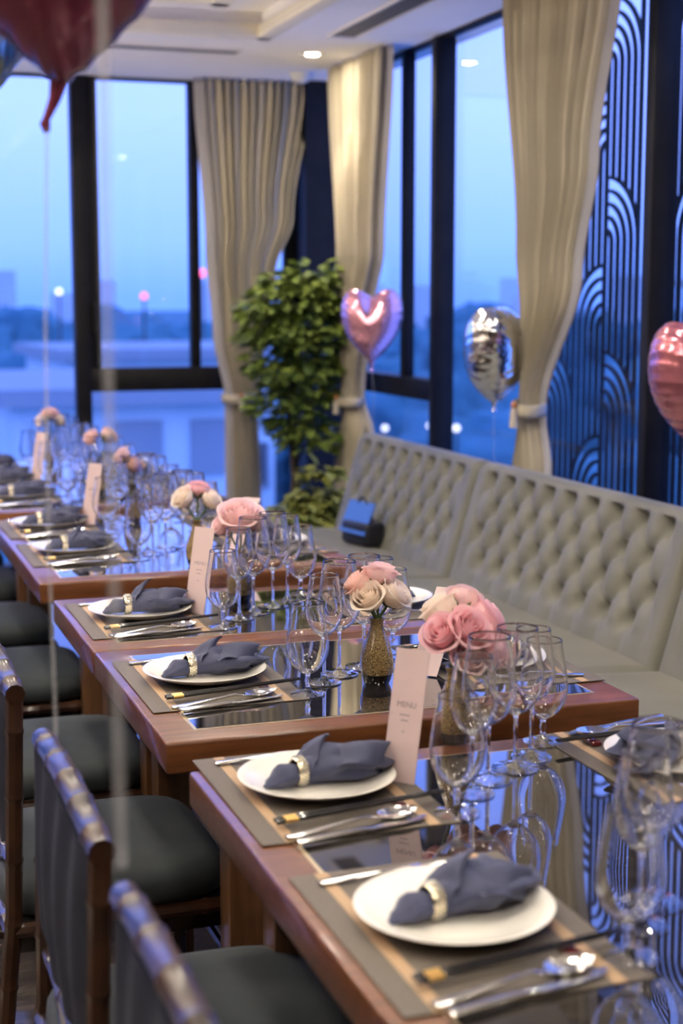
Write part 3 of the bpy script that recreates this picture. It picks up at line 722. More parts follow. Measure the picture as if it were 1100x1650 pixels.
def napkin_mesh(seed):
    rnd = random.Random(seed); ph = rnd.uniform(0, 6); bend = rnd.uniform(-.02, .05); wv = rnd.uniform(.9, 1.1)
    WT = [(0, .004), (.05, .013), (.14, .025), (.22, .023), (.285, .0165), (.36, .026), (.55, .046 * wv), (.8, .056 * wv), (.94, .052), (1, .040)]
    HT = [(0, .003), (.05, .009), (.14, .0175), (.22, .017), (.285, .0155), (.36, .020), (.52, .027), (.8, .021), (1, .012)]
    def fn(u, v):
        s = u; a = 2 * PI * v; w_, h_ = pw(WT, s), pw(HT, s)
        am = .04 + .20 * sstep(.3, .9, s) + .06 * (1 - sstep(.05, .25, s))
        rad = 1 + am * (math.sin(4 * a + ph + 3 * s) * .75 + math.sin(7 * a - ph + 4 * s) * .25) * (1 if s > .01 else 0)
        n_ = noise.noise((s * 6, math.cos(a) * 1.2, math.sin(a) * 1.2 + seed * 3.1)) * .25 * sstep(.32, .6, s)
        rad += n_
        x = -.088 + .205 * s + .018 * sstep(.8, 1, s) * math.sin(3 * a + ph)
        y = w_ * rad * math.cos(a) + bend * (max(0, s - .3) ** 2) * 2
        z = h_ * (1.0 + .92 * math.sin(a) * rad)
        return (x, y, max(z, .0005))
    mb = MB().grid(56, 49, fn)
    b = len(mb.v); 
    mb.v += [fn(1, j / 48) for j in range(48)]; mb.v.append((.105, bend, .010))
    mb.f += [(b + j, b + (j + 1) % 48, b + 48) for j in range(48)]
    # loose corners: folded flaps rising off the roll
    def flap(x0, y0, tip, wid, base_z, sag):
        def g(u, v):
            root_ = Vector((x0, y0 - wid / 2 + wid * v, base_z + .006 * math.sin(PI * v)))
            end = Vector(tip) + Vector((-.035 * abs(v - .5) * 2, (v - .5) * wid * .62, -.030 * (abs(v - .5) * 2) ** 1.3))
            p = root_.lerp(end, u); p.z += sag * math.sin(PI * u) + .0035 * math.sin(9 * v + 5 * u + ph); p.y += .005 * math.sin(6 * u + ph)
            return p
        f1 = []; nu, nv = 12, 10; th = .0016; bb = len(mb.v)
        mb.grid(nu, nv, g); mb.grid(nu, nv, lambda u, v: g(u, v) - Vector((0, 0, th)))
        n = nu * nv
        for i in range(nu - 1):
            for j in (0, nv - 1):
                a_ = bb + i * nv + j; mb.f.append((a_, a_ + nv, a_ + nv + n, a_ + n))
        for j in range(nv - 1):
            for i in (0, nu - 1):
                a_ = bb + i * nv + j; mb.f.append((a_, a_ + 1, a_ + 1 + n, a_ + n))
    flap(-.016, .006, (.040 + rnd.uniform(-.012, .012), .030 + rnd.uniform(-.01, .01), .074 + rnd.uniform(-.010, .006)), .070, .028, .010)
    flap(.012, -.002, (.120, -.012 + rnd.uniform(-.012, .016), .044 + rnd.uniform(-.010, .018)), .100, .032, .010)
    return mb.mesh('napkin', M['napkin'], smooth=70)
NAP = [napkin_mesh(k) for k in (3, 8, 14, 21)]
def ring_meshes():
    mb = MB().lathe([(.0185, -.008), (.0205, -.009), (.0222, -.006), (.0222, .006), (.0205, .009), (.0185, .008), (.0182, 0), (.0185, -.008)], 40, axis='x')
    a = mb.mesh('napkin_ring', M['ring'], smooth=60)
    g = MB()
    for i in range(26):
        for k in (-.0045, 0, .0045):
            an = 2 * PI * (i + (.5 if k == 0 else 0)) / 26
            g.lathe([(0.0001, -.0022), (.0022, 0), (.0001, .0022)], 6, (k, .0224 * math.cos(an), .0224 * math.sin(an)))
    return a, g.mesh('gems', M['gem'], smooth=False)
RING, GEMS = ring_meshes()
ME['chop'] = MB().tube([(-.125, 0, 0), (-.124, 0, 0), (-.07, 0, 0), (.145, 0, .0), (.146, 0, 0)], [.003, .0038, .0037, .0022, .0018], 8).mesh('chopstick', M['chop'])
ME['band'] = MB().tube([(-.112, 0, 0), (-.092, 0, 0)], .0042, 10).mesh('gold_band', M['gold'])
ME['rest'] = MB().box(-.009, .009, -.021, .021, 0, .0085, .003, 3).mesh('chopstick_rest', M['rest'])

def card_text(parent, nrm_off):
    cu = bpy.data.curves.new('heading', 'FONT'); cu.body = 'MENU'; cu.size = .0125; cu.align_x = 'CENTER'; cu.extrude = .00005
    o0 = bpy.data.objects.new('tmp', cu); COL.objects.link(o0); bpy.context.view_layer.update()
    me = bpy.data.meshes.new_from_object(o0.evaluated_get(bpy.context.evaluated_depsgraph_get())); bpy.data.objects.remove(o0)
    me.materials.clear(); me.materials.append(M['ink']); o = link_mesh('printed_heading', me, parent)
    o.location = (0, -.0009, .115); o.rotation_euler = (PI / 2, 0, 0); return o
def menu_card(ax, ay, bx_, by, side, label, lean=-13):
    """stands on its short lower edge a-b, leaning back"""
    a, b = Vector((ax, ay, 0)), Vector((bx_, by, 0)); L = (b - a).length
    ang = math.atan2(b.y - a.y, b.x - a.x)
    t = tag(empty('menu_card', ((a.x + b.x) / 2, (a.y + b.y) / 2, TZ + .0025), ang), label, 'menu card', 'pink menu cards on the tables')
    t.rotation_euler = (math.radians(lean), 0, ang); t.rotation_mode = 'ZYX' if False else 'XYZ'
    MB().box(-.029, .029, -.0006, .0006, 0, .205).build('card', M['card'], t, smooth=False)
    card_text(t, 0)
    tx = MB()
    for k, w_ in ((0, .020), (1, .013), (3, .006)):
        for q in range(int(w_ / .0026)):
            x_ = -w_ / 2 + q * .0026; tx.box(x_, x_ + .0016, -.0010, -.0007, .102 - k * .0085, .1042 - k * .0085)
    tx.build('printed_lines', M['ink'], t, smooth=False)
    return t

def place(px, py, rot, ord_, side, nap, jit, gx=0.0, gy=0.0):
    """one place setting; local +x points to the table centre, +y to the diner's left"""
    ca, sa = math.cos(rot), math.sin(rot)
    W_ = lambda x, y, z=0: (px + x * ca - y * sa, py + x * sa + y * ca, z)
    at = 'at the %s %s-side place from the camera' % (ord_, side)
    G = lambda n: '%s on the %s side' % (n, side)
    t = tag(empty('placemat', W_(0, -.01, TZ), rot), 'brown woven placemat with tan stripes ' + at, 'placemat', G('placemats'))
    link_mesh('mat', ME['placemat'], t)
    for x_ in (-.105, .107): link_mesh('stripe', ME['stripe'], t, (x_, 0, 0))
    z = TZ + .0024
    tag(link_mesh('dinner_plate', ME['plate'], None, W_(0, 0, z), (0, 0, rot)), 'round ivory plate ' + at, 'plate', G('plates'))
    an = rot + jit
    tag(link_mesh('napkin', NAP[nap], None, W_(.0, .0, z + .0085), (0, 0, an)), 'rolled slate-blue napkin on the plate ' + at, 'napkin', G('napkins'))
    rx = -.0296
    t = tag(empty('napkin_ring', (W_(0, 0)[0] + rx * math.cos(an), W_(0, 0)[1] + rx * math.sin(an), z + .0085 + .0205), an), 'jewelled gold napkin ring round the napkin ' + at, 'napkin ring', G('napkin rings'))
    link_mesh('band', RING, t); link_mesh('gems', GEMS, t)
    tag(link_mesh('chopstick_rest', ME['rest'], None, W_(.085, -.137, z), (0, 0, rot)), 'small dark red chopstick rest ' + at, 'chopstick rest', G('chopstick rests'))
    for k, dy in enumerate((0, .010)):
        t = tag(empty('chopstick', W_(.012, -.146 + dy, z + .0125 - .0), rot + .13 - .02 * k), 'black gold-banded chopstick nearer the %s ' % ('spoon', 'plate')[k] + at, 'chopstick', 'pair of chopsticks ' + at)
        t.rotation_euler = (0, -.02, rot + .13 - .02 * k)
        link_mesh('shaft', ME['chop'], t, (0, 0, 0)); link_mesh('gold_band', ME['band'], t)
    o = tag(link_mesh('spoon', ME['spoon'], None, W_(-.008, -.187, z), (0, 0, rot + .16)), 'steel table spoon ' + at, 'spoon', G('spoons'))
    o = tag(link_mesh('table_knife', ME['knife'], None, W_(-.002, -.213, z), (0, 0, rot + .19)), 'steel knife lying beside the spoon ' + at, 'knife', G('knives'))
    o = tag(link_mesh('fork', ME['fork'], None, W_(-.02, .152, z), (0, 0, rot - .03)), 'steel fork behind the plate ' + at, 'fork', G('forks'))
    if True:
        glass('goblet', 'water_goblet', W_(.155 + gx, -.178 + gy, TZ + .0005), rot, 'short-stemmed egg-shaped water goblet ' + at, G('water goblets'))
        glass('white', 'wine_glass', W_(.212 + gx, -.105 + gy, TZ + .0005), rot, 'slim tall-stemmed white wine glass ' + at, G('white wine glasses'))
        glass('red', 'wine_glass', W_(.262 + gx, -.060 + gy + (.01 if side == 'chair' else 0), TZ + .0005), rot, 'large tall-stemmed red wine glass ' + at, G('red wine glasses'))

CH = [1.60, 2.13, 2.84, 3.47, 4.43, 4.96, 5.72, 6.22, 6.79]
BE = [2.06, 2.77, 3.42, 4.38, 4.91, 5.68, 6.20, 6.75]
for i, y in enumerate(CH):
    place(.692, y, 0.0, ORD[i], 'chair', (1, 0, 2, 3, 1, 2, 0, 3, 1)[i], (.12, .14, .10, -.02, .05, .03, .0, .1, .05)[i], *((-.008, .02) if i == 0 else (0, 0)))
for i, y in enumerate(BE):
    place(1.282, y, PI, ORD[i], 'bench', (i + 2) % 4, (.05, -.08, .1, .0, .05, .1, -.05, 0)[i])
for (y, ni, sd) in ((2.13, 'near the large pink bouquet on the nearest table', 0), (3.47, 'under the pale ruffled rose bouquet', 0), (4.96, 'at the far end of the third table', 0), (6.22, 'on the farthest table by the window', 0)):
    menu_card(.792, y + .012, .842, y - .050, 0, 'tall blush pink menu card ' + ni)
for (y, ni) in ((2.84, 'behind the in-focus roses'), (4.34, 'behind the third-table vase')):
    menu_card(1.085, y - .10, 1.125, y - .14, 0, 'tall blush pink menu card ' + ni, -42)

# ------------------------------------------------------------------ vases and roses
VP = [(.0001, .0), (.0235, .0), (.0255, .004), (.0285, .012), (.0305, .021)]
VB = [(.0305, .021), (.0325, .030), (.0330, .040), (.0310, .055), (.0260, .075), (.0195, .093), (.0145, .108), (.0125, .118), (.0125, .122), (.0155, .127), (.0160, .1295), (.0145, .1305), (.0110, .128), (.0100, .118), (.012, .10), (.0001, .095)]
def petal_mesh(r, h, span, curl, mt, seed):
    rnd = random.Random(seed)
    nu, nv = 9, 8
    def g(th):
        def f(u, v):
            e_ = abs(u - .5) * 2; a = (u - .5) * span * (.45 + .55 * math.sin(min(1, v * 1.9 + .05) * PI / 2))
            hh = h * v * (1 - .20 * e_ ** 3)
            rr = r * (.25 + .75 * math.sin(min(1, v * 1.7) * PI / 2)) * (1 - .10 * max(0, v - .6)) * (1 + .07 * e_ ** 2)
            c2 = max(0, v - .74) / .26
            rr += curl * c2 ** 1.5 * (1 - .5 * e_) * (1 + .25 * math.sin(5 * u + seed)); hh -= curl * .8 * c2 ** 2.4 * (1 - .4 * e_)
            rr += th
            return (rr * math.cos(a), rr * math.sin(a), hh)
        return f
    mb = MB().grid(nu, nv, g(0))
    return mb.mesh('petal', mt, smooth=70)
def rose_proto(mk):
    m = M[mk]
    return [petal_mesh(.0045, .043, 4.2, .0003, m, 1), petal_mesh(.0095, .0445, 3.2, .0015, m, 2), petal_mesh(.0155, .0455, 2.7, .003, m, 3), petal_mesh(.0215, .0445, 2.4, .005, m, 4), petal_mesh(.0270, .041, 2.2, .008, m, 5)]
RP = {k: rose_proto(k) for k in ('pink', 'peach', 'cream', 'blush')}
def sepal_mesh():
    mb = MB()
    for k in range(5):
        a = k * 2 * PI / 5; c_, s_ = math.cos(a), math.sin(a)
        def f(u, v):
            w_ = .006 * math.sin(PI * min(.98, .15 + .85 * u)) * (v - .5) * 2; rr = .004 + .022 * u; z = .0 - .004 + .012 * u * u
            return (rr * c_ - w_ * s_, rr * s_ + w_ * c_, z)
        mb.grid(6, 3, f)
    mb.lathe([(.0001, -.010), (.004, -.009), (.0065, -.003), (.0065, .002), (.0001, .003)], 10)
    return mb.mesh('sepals', M['stem'], smooth=60)
SEP = sepal_mesh()
def rose(vx, vy, dx, dy, z, colk, scale, label, group, tilt=.5):
    top = Vector((vx + dx, vy + dy, z)); neck = Vector((vx + dx * .06, vy + dy * .06, TZ + .127))
    t = tag(empty('rose', top), label, 'flower', group)
    dirv = Vector((dx, dy, .034)).normalized() if (dx or dy) else Vector((0, 0, 1))
    q = dirv.to_track_quat('Z', 'Y'); t.rotation_mode = 'QUATERNION'; t.rotation_quaternion = q; t.scale = (scale,) * 3
    rnd = random.Random(int(vx * 1000 + vy * 977 + dx * 5000 + z * 999))
    ang = rnd.uniform(0, 6)
    for lay, n_ in ((0, 2), (1, 3), (2, 4), (3, 5), (4, 5)):
        for k in range(n_):
            o = link_mesh('petal', RP[colk][lay], t, (0, 0, -.020 - .0010 * lay)); o.rotation_euler = (rnd.uniform(-.05, .05), rnd.uniform(-.03, .06) + (.06 if lay == 4 else 0), ang + k * 2 * PI / n_ + lay * .7 + rnd.uniform(-.12, .12))
    link_mesh('sepals', SEP, t, (0, 0, -.021))
    inv = Matrix.Translation(top) @ q.to_matrix().to_4x4() @ Matrix.Scale(scale, 4); iv = inv.inverted()
    pts = [neck + Vector((0, 0, -.03)), neck, neck.lerp(top, .5) + Vector((dx * .1, dy * .1, .006)), top - dirv * .028 * scale]
    MB().tube([iv @ p for p in pts], .0026, 8).build('stem', M['stem'], t)
    return t
vmesh = MB().lathe(VB, 40).mesh('vase_body', M['vase'], smooth=60); bmesh_ = MB().lathe(VP, 40).mesh('vase_foot', M['vasebase'], smooth=60)
VS = [('on the nearest table behind the menu card', .985, 2.285, 'large pink bouquet on the nearest table',
       [(-.036, -.030, .945, 'pink', 1.05, 'chair-side pink rose'), (.008, -.040, .952, 'pink', 1.15, 'middle deep pink rose'), (.055, -.005, .958, 'pink', 1.12, 'bench-side pink rose'), (-.020, .022, .975, 'cream', 1.05, 'cream rose at the back'), (.028, .030, .985, 'blush', .95, 'tallest blush rose'), (.004, -.042, .905, 'blush', 1.0, 'lowest blush rose'), (.056, -.045, .915, 'pink', 1.0, 'low pink rose on the bench side')]),
      ('in sharp focus on the second table', 1.0, 2.70, 'in-focus bouquet',
       [(.010, .010, .962, 'blush', 1.05, 'top blush rose'), (-.036, .012, .945, 'peach', .95, 'peach rose on the chair side'), (-.026, -.022, .925, 'cream', 1.0, 'cream rose facing the chairs'), (.028, -.024, .928, 'cream', 1.05, 'cream rose facing the camera')]),
      ('at the far end of the second table group', .96, 3.56, 'pale ruffled bouquet',
       [(-.004, -.018, .965, 'blush', 1.6, 'large ruffled blush rose'), (-.042, .004, .945, 'blush', 1.0, 'blush rose on the chair side'), (.036, .0, .950, 'blush', 1.05, 'blush rose on the bench side')]),
      ('on the near end of the third table', .98, 4.09, 'three-rose bouquet on the third table',
       [(.008, .012, .965, 'pink', 1.0, 'upper pink rose'), (-.042, -.012, .945, 'cream', 1.05, 'cream rose on the chair side'), (.038, -.02, .938, 'cream', 1.0, 'cream rose on the bench side')]),
      ('on the far end of the third table', .97, 4.95, 'blurred pink bouquet on the third table',
       [(.008, -.01, .945, 'peach', 1.0, 'lower pink rose'), (-.03, .02, .975, 'blush', 1.0, 'upper blush rose')]),
      ('on the near end of the farthest table', 1.0, 5.75, 'pair of peach roses on the farthest table',
       [(-.03, 0, .968, 'peach', 1.1, 'peach rose on the chair side'), (.04, .01, .972, 'peach', 1.1, 'peach rose on the bench side')]),
      ('on the far end of the farthest table', .97, 6.8, 'farthest bouquet by the window',
       [(.0, .0, .985, 'peach', 1.2, 'top peach rose'), (-.04, .01, .955, 'cream', 1.1, 'cream rose on the chair side'), (.035, -.01, .955, 'cream', 1.1, 'cream rose on the bench side')])]
for (w_, vx, vy, gname, rs) in VS:
    t = tag(empty('bud_vase', (vx, vy, TZ + .0005)), 'speckled ochre bud vase ' + w_, 'vase', 'bud vases along the tables')
    link_mesh('body', vmesh, t); link_mesh('foot', bmesh_, t)
    for (dx, dy, z, ck, sc, lb) in rs: rose(vx, vy, dx, dy, z, ck, sc, '%s in the %s' % (lb, gname), 'roses in the ' + gname)

# ------------------------------------------------------------------ balloons
def heart_pt(a):
    x = 10.9 * math.copysign(abs(math.sin(a)) ** 1.7, math.sin(a)); y = 13 * math.cos(a) - 3.2 * math.cos(2 * a) - 1.5 * math.cos(3 * a) - .6 * math.cos(4 * a)
    return x / 17.0, (y + 2.0) / 17.0
def heart_mesh(mt, size, thick, wr=.035, name='balloon_skin'):
    mb = MB(); na, nr = 120, 18
    for sd in (1, -1):
        def f(u, v):
            a = 2 * PI * u; hx_, hz = heart_pt(a); r = math.sin(v * PI / 2)
            # relax the outline's cleft and tip towards an inflated shape
            rip = 1 + wr * .5 * math.sin(34 * a) * r ** 6 
            x_, z_ = hx_ * r * rip, hz * r * rip
            th = thick * (max(0, 1 - r ** 2.2)) ** .5 * (1 + wr * math.sin(34 * a + 1) * r ** 3)
            th *= 1 - .30 * math.exp(-(x_ / .14) ** 2) * sstep(.0, .55, z_)
            th *= sstep(-1.15, -.35, z_) * .6 + .4
            return (x_ * size, sd * th * size, z_ * size)
        mb.grid(na + 1, nr, f)
    return mb.mesh(name, mt, smooth=75, weld=size * 1e-4)
def balloon(label, loc, size, thick, mt, rz, ry=0.0, tail=True, string=None, group=None):
    t = tag(empty('heart_balloon', loc, rz), label, 'balloon', group); t.rotation_euler = (0, ry, rz)
    link_mesh('foil_body', heart_mesh(M[mt], size, thick), t)
    zb = heart_pt(PI)[1] * size
    if tail:
        MB().tube([(0, 0, zb + .03 * size), (0, 0, zb - .06 * size), (.01 * size, 0, zb - .10 * size), (0, 0, zb - .16 * size)], [.07 * size, .035 * size, .02 * size, .045 * size], 12).build('tied_neck', M[mt], t)
    if string:
        MB().tube([(0, 0, zb - .1 * size)] + string, .0014, 6).build('string', M['ribbon'], t)
    return t
balloon('pink heart foil balloon above the far end of the banquette', (2.275, 6.22, 1.375), .208, .50, 'foil_pink', -.45, string=[(.01, 0, -.3), (.0, .02, -.6), (.02, .03, -.9)])
balloon('crinkled silver heart foil balloon seen edge-on before the third curtain', (2.40, 5.22, 1.285), .228, .50, 'foil_silver', .88, string=[(0, 0, -.35), (.02, 0, -.45)])
balloon('glossy salmon pink heart balloon cut by the picture edge above the banquette', (2.45, 3.92, 1.245), .235, .52, 'foil_rose', .30, string=[(0, 0, -.5), (.05, 0, -.8)])
def ray(px, py):
    Fv = Vector((math.sin(yaw) * math.cos(pitch), math.cos(yaw) * math.cos(pitch), -math.sin(pitch))); R_ = Vector((math.cos(yaw), -math.sin(yaw), 0)); U_ = R_.cross(Fv)
    return Fv + R_ * ((px - 550) / F_PX) - U_ * ((py - 825) / F_PX)
p = Vector((0, 0, CAM_H)) + ray(98, 132) * 1.80 - Vector((0, 0, .036))
bz = p + Vector((.0, 0, .274))
t = tag(empty('heart_balloon', bz, -.33), 'deep pink heart balloon with a knotted tail hanging at the picture top', 'balloon')
link_mesh('foil_body', heart_mesh(M['foil_dark'], .31, .50, .02), t)
zb = heart_pt(PI)[1] * .31 + .012
MB().tube([(0, 0, zb + .012), (-.002, 0, zb - .006), (-.008, 0, zb - .028), (-.018, 0, zb - .050), (-.020, 0, zb - .056), (-.018, 0, zb - .066)], [.016, .011, .007, .0045, .0065, .004], 12).build('tied_neck', M['foil_dark'], t)
t2 = tag(empty('heart_balloon', Vector((0, 0, CAM_H)) + ray(-98, -18) * 1.98, .5), 'blue-grey foil balloon at the top corner behind the deep pink one', 'balloon')
link_mesh('foil_body', heart_mesh(M['foil_blue'], .24, .50, .03), t2)
MB().tube([(0, 0, heart_pt(PI)[1] * .24 + .01), (0, 0, heart_pt(PI)[1] * .24 - .03)], [.01, .005], 10).build('tied_neck', M['foil_blue'], t2)
def ribbon(label, pts, hw):
    P_ = [Vector(q) for q in pts]; mb = MB()
    sd = Vector((math.cos(yaw), -math.sin(yaw), 0))
    n = 40
    def at_(s):
        k = s * (len(P_) - 1); i = min(int(k), len(P_) - 2); return P_[i].lerp(P_[i + 1], k - i)
    def f(o):
        def g(u, v):
            a = .35 * math.sin(7 * u); d = sd * math.cos(a) + Vector((math.sin(yaw), math.cos(yaw), 0)) * math.sin(a)
            return at_(u) + d * (v - .5) * 2 * hw + Vector((0, o, 0))
        return g
    mb.grid(n, 3, f(0)); 
    o = mb.build('balloon_ribbon', M['ribbon'], recalc=False); sm = o.modifiers.new('solid', 'SOLIDIFY'); sm.thickness = .0003
    tag(o, label, 'ribbon'); return o
ribbon('narrow clear curling ribbon hanging from the deep pink balloon', [(bz.x - .018, bz.y, bz.z + zb - .062), (.262, 1.86, 1.45), (.258, 1.855, 1.2), (.262, 1.86, .95)], .0028)
ribbon('wide clear ribbon hanging between the near chairs and the tables', [(.245, 1.31, 2.628), (.240, 1.31, 1.9), (.237, 1.31, 1.45), (.240, 1.31, .98)], .0058)

# ------------------------------------------------------------------ plants in the corner
def leaf_cloud(centers, n, size, seed, droop=.3):
    rnd = random.Random(seed); mb = MB()
    tot = sum(c_[3] ** 2 for c_ in centers)
    for (cx_, cy, cz, r) in centers:
        for k in range(int(n * r * r / tot)):
            d = Vector((rnd.gauss(0, 1), rnd.gauss(0, 1), rnd.gauss(0, .45))); d.normalize(); rr = r * rnd.uniform(.45, 1.0)
            p = Vector((cx_, cy, cz)) + Vector((d.x * rr, d.y * rr, d.z * rr * .62))
            L = size * rnd.uniform(.7, 1.25); out = (Vector((d.x, d.y, rnd.uniform(-.5, .35))) + Vector((rnd.uniform(-.4, .4), rnd.uniform(-.4, .4), 0))).normalized()
            sd = out.cross(Vector((0, 0, 1))).normalized(); up = sd.cross(out)
            sd = (sd * math.cos(rnd.uniform(-.6, .6)) + up * math.sin(rnd.uniform(-.6, .6))).normalized()
            a = [p, p + out * L * .35 + sd * L * .30 , p + out * L * .72 + sd * L * .22 - up * L * .08, p + out * L - up * L * droop * .6, p + out * L * .72 - sd * L * .22 - up * L * .08, p + out * L * .35 - sd * L * .30, p + out * L * .4 - up * L * .05]
            mb.add(a, [(0, 1, 6), (1, 2, 6), (2, 3, 6), (3, 4, 6), (4, 5, 6), (5, 0, 6)])
    return mb
t = tag(empty('potted_tree', (2.24, 7.28, 0)), 'tall leafy green potted tree in the window corner between two curtains', 'plant')
MB().lathe([(.0001, 0), (.13, 0), (.135, .01), (.165, .34), (.175, .35), (.175, .37), (.155, .37), (.15, .335), (.0001, .335)], 32).build('pot', M['pot'], t)
MB().lathe([(.0001, .345), (.152, .34)], 24).build('soil', M['soil'], t)
tr = MB(); tr.tube([(0, 0, .33), (.02, .01, .6), (-.01, .0, .9), (.02, 0, 1.2), (.05, 0, 1.5)], [.028, .024, .020, .016, .009], 10)
rnd = random.Random(5)
tiers = [(.02, 0, .86, .17), (.10, .0, .80, .16), (-.04, 0, .98, .19), (.10, 0, 1.02, .19), (-.02, -.02, 1.14, .22), (.12, 0, 1.18, .20), (-.08, -.03, 1.30, .21), (.07, -.05, 1.32, .23), (-.12, -.02, 1.42, .17), (.03, 0, 1.44, .22), (.14, 0, 1.46, .18), (.05, 0, 1.56, .17), (.12, 0, 1.60, .14), (-.03, 0, 1.54, .15)]
for (a, b, c_, r) in tiers: tr.tube([(.01, 0, c_ - .16), (a * .6, b, c_ - .05), (a, b, c_)], [.009, .006, .003], 6)
tr.build('trunk', M['bark'], t)
leaf_cloud(tiers, 3000, .072, 3).build('foliage', M['leaf'], t, smooth=False, recalc=False)['kind'] = 'stuff'
t = tag(empty('potted_fern', (2.22, 6.86, 0)), 'low yellow-green bushy plant below the tall potted tree', 'plant')
MB().lathe([(.0001, 0), (.10, 0), (.13, .26), (.14, .27), (.14, .29), (.12, .29), (.115, .26), (.0001, .26)], 28).build('pot', M['pot'], t)
lc = leaf_cloud([(0, 0, .44, .19), (.10, .04, .46, .14), (-.10, 0, .42, .15), (.02, .0, .54, .13), (.04, .02, .66, .08)], 1500, .07, 9)
for k in range(26):
    a = rnd.uniform(0, 6.28); rr = rnd.uniform(.05, .17); lc.tube([(0, 0, .25), (rr * .4 * math.cos(a), rr * .4 * math.sin(a), .38), (rr * math.cos(a), rr * math.sin(a), .46)], .003, 5)
lc.build('foliage', M['leaf2'], t, smooth=False, recalc=False)['kind'] = 'stuff'

# ------------------------------------------------------------------ the town outside
GZ = -8.0
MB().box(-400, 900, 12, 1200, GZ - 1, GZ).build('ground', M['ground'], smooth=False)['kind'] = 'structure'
def facade(name, label, loc, rz, W, D, H, cols, rows, mt, wmt, roof=True, group=None, ww=.55, wh=.55):
    t = tag(empty(name, loc, rz), label, 'building', group)
    MB().box(-W / 2, W / 2, 0, D, 0, H).build('wall', mt, t, smooth=False)
    if roof: MB().box(-W / 2 - .4, W / 2 + .4, -.5, D + .4, H, H + .35).build('roof', M['roofg'], t, smooth=False)
    cw, chh = W / cols, H / rows
    pm = MB().box(-cw * ww / 2, cw * ww / 2, -.03, .03, 0, chh * wh).mesh('window', wmt, smooth=False)
    fm = MB(); ring(fm, (-cw * ww / 2 - .1, cw * ww / 2 + .1, -.09, .0), (-cw * ww / 2, cw * ww / 2, -.09, .0), -.1, chh * wh + .1)
    fm.box(-cw * ww / 2 - .1, cw * ww / 2 + .1, -.10, 0, -.12, 0); fm = fm.mesh('window_frame', M['roofg'], smooth=False)
    for i in range(cols):
        for j in range(rows):
            x_ = -W / 2 + cw * (i + .5); z_ = chh * (j + .25); o = link_mesh('window', pm, t, (x_, -.01, z_))
            if name == 'white_villa': link_mesh('frame', fm, o)
    return t
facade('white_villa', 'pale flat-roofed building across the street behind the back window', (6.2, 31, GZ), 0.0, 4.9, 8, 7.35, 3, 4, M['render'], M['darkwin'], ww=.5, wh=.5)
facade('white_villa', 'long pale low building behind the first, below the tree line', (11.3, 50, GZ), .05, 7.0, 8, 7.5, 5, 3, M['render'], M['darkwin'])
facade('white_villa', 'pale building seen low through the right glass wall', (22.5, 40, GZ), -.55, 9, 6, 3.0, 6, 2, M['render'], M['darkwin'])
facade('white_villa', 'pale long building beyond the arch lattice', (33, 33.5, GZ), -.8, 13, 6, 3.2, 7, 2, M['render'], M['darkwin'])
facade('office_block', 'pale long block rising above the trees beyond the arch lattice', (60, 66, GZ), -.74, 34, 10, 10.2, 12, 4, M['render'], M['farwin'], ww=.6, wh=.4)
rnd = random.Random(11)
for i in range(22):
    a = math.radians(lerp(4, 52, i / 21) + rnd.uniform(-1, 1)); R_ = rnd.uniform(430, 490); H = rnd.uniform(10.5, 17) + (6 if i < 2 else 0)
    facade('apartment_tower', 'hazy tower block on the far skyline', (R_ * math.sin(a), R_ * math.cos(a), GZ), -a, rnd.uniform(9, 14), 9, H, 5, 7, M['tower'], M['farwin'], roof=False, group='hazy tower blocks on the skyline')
def blob(seed):
    bm = bmesh.new(); bmesh.ops.create_icosphere(bm, subdivisions=4, radius=1)
    for v in bm.verts:
        n_ = v.co.normalized(); d = 1 + .28 * noise.noise(n_ * 2.2 + Vector((seed, 0, 0))) + .16 * noise.noise(n_ * 6 + Vector((seed, 3, 0))) + .07 * noise.noise(n_ * 16)
        v.co = Vector((n_.x * d, n_.y * d, n_.z * d * .82))
    me = bpy.data.meshes.new('tree_crown'); bm.to_mesh(me); bm.free(); me.materials.append(M['tree'])
    me.polygons.foreach_set('use_smooth', [True] * len(me.polygons)); return me
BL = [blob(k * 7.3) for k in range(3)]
TRK = MB().tube([(0, 0, 0), (0, 0, 6)], [.35, .22], 8).mesh('trunk', M['trunk'])
TREE_LB = [('hazy blue-green tree in the farthest row, along the skyline', 'farthest row of trees'), ('blue-green tree in the middle row beyond the rooftops', 'middle row of trees'), ('dark teal tree below the right-hand skyline beyond the banquette', 'trees below the lattice window'), ('low teal tree near the street below the glass corner', 'low trees by the street'), ('small dark round tree close outside the back window', 'small trees by the pale building')]
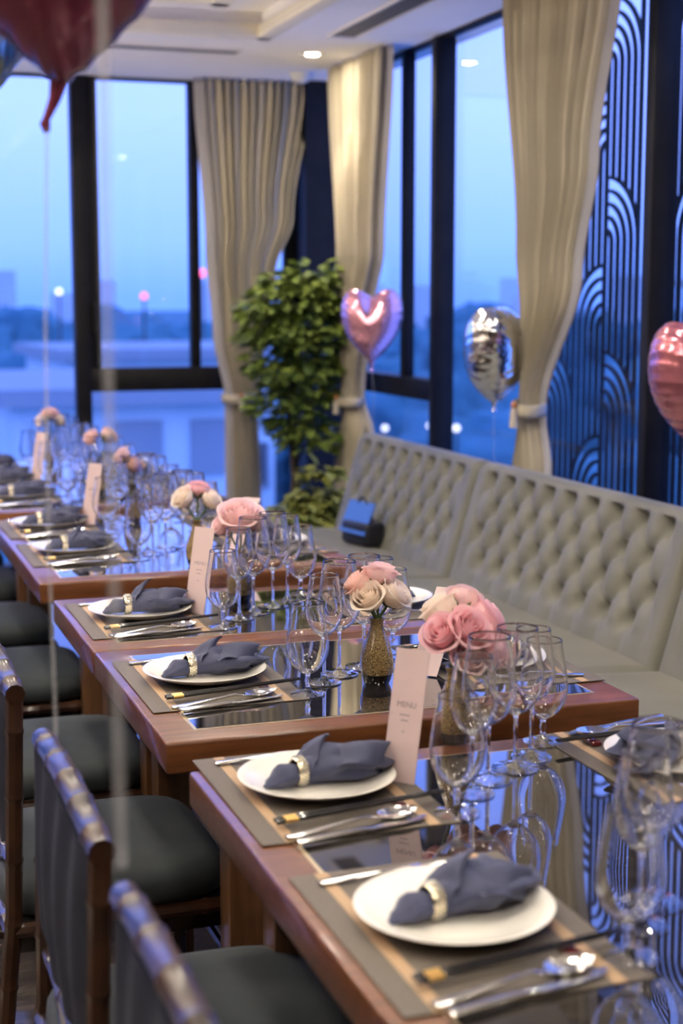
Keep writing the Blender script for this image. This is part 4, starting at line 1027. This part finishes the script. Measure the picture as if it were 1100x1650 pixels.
def tree(x_, y_, r, top, i, row):
    t = tag(empty('street_tree', (x_, y_, GZ)), TREE_LB[row][0], 'tree', TREE_LB[row][1])
    zc = top - GZ - r * .75
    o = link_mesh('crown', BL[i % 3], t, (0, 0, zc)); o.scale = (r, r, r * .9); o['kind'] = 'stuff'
    o = link_mesh('trunk', TRK, t); o.scale = (1, 1, max(.2, zc / 6))
k = 0
for row, (ring_r, n_, a0, a1, rmin, rmax, tmin, tmax) in enumerate(((112, 22, 2, 62, 4.2, 6.0, -.6, 1.9), (64, 12, 2.5, 34, 3.0, 4.4, -2.4, -.8), (58, 9, 38, 62, 2.8, 3.6, -1.6, -.4), (50, 8, 24, 62, 2.4, 3.6, -3.2, -2.2), (24, 2, 3.4, 5.9, 1.2, 1.5, -1.8, -1.2))):
    for i in range(n_):
        a = math.radians(lerp(a0, a1, i / (n_ - 1)) + rnd.uniform(-.8, .8)); R_ = ring_r * rnd.uniform(.92, 1.08)
        tree(R_ * math.sin(a), R_ * math.cos(a), rnd.uniform(rmin, rmax), rnd.uniform(tmin, tmax), k, row); k += 1
def town_lamp(px, py, dist, r, m, label):
    d = ray(px, py); p_ = Vector((0, 0, CAM_H)) + d * dist
    t = tag(empty('street_lamp', (p_.x, p_.y, GZ)), label, 'lamp')
    MB().tube([(0, 0, 0), (0, 0, p_.z - GZ)], r * .35, 8).build('pole', M['trunk'], t)
    MB().lathe([(.0001, -r), (r * .7, -r * .7), (r, 0), (r * .7, r * .7), (.0001, r)], 14, (0, 0, p_.z - GZ)).build('lamp_head', m, t)
town_lamp(325, 440, 60, .16, M['lampred'], 'red beacon light on a mast seen beside the back curtain')
town_lamp(232, 477, 60, .13, M['lampred'], 'faint pinkish mast light over the trees in the back window')
town_lamp(95, 470, 60, .12, M['lampout'], 'white mast light in the wide back pane')
town_lamp(620, 690, 40, .08, M['lampout'], 'white street light low in the corner glass, first from the curtain')
town_lamp(692, 686, 40, .07, M['lampout'], 'white street light low in the corner glass beside the post')
town_lamp(735, 690, 36, .08, M['lampout'], 'white street light just past the wide post')
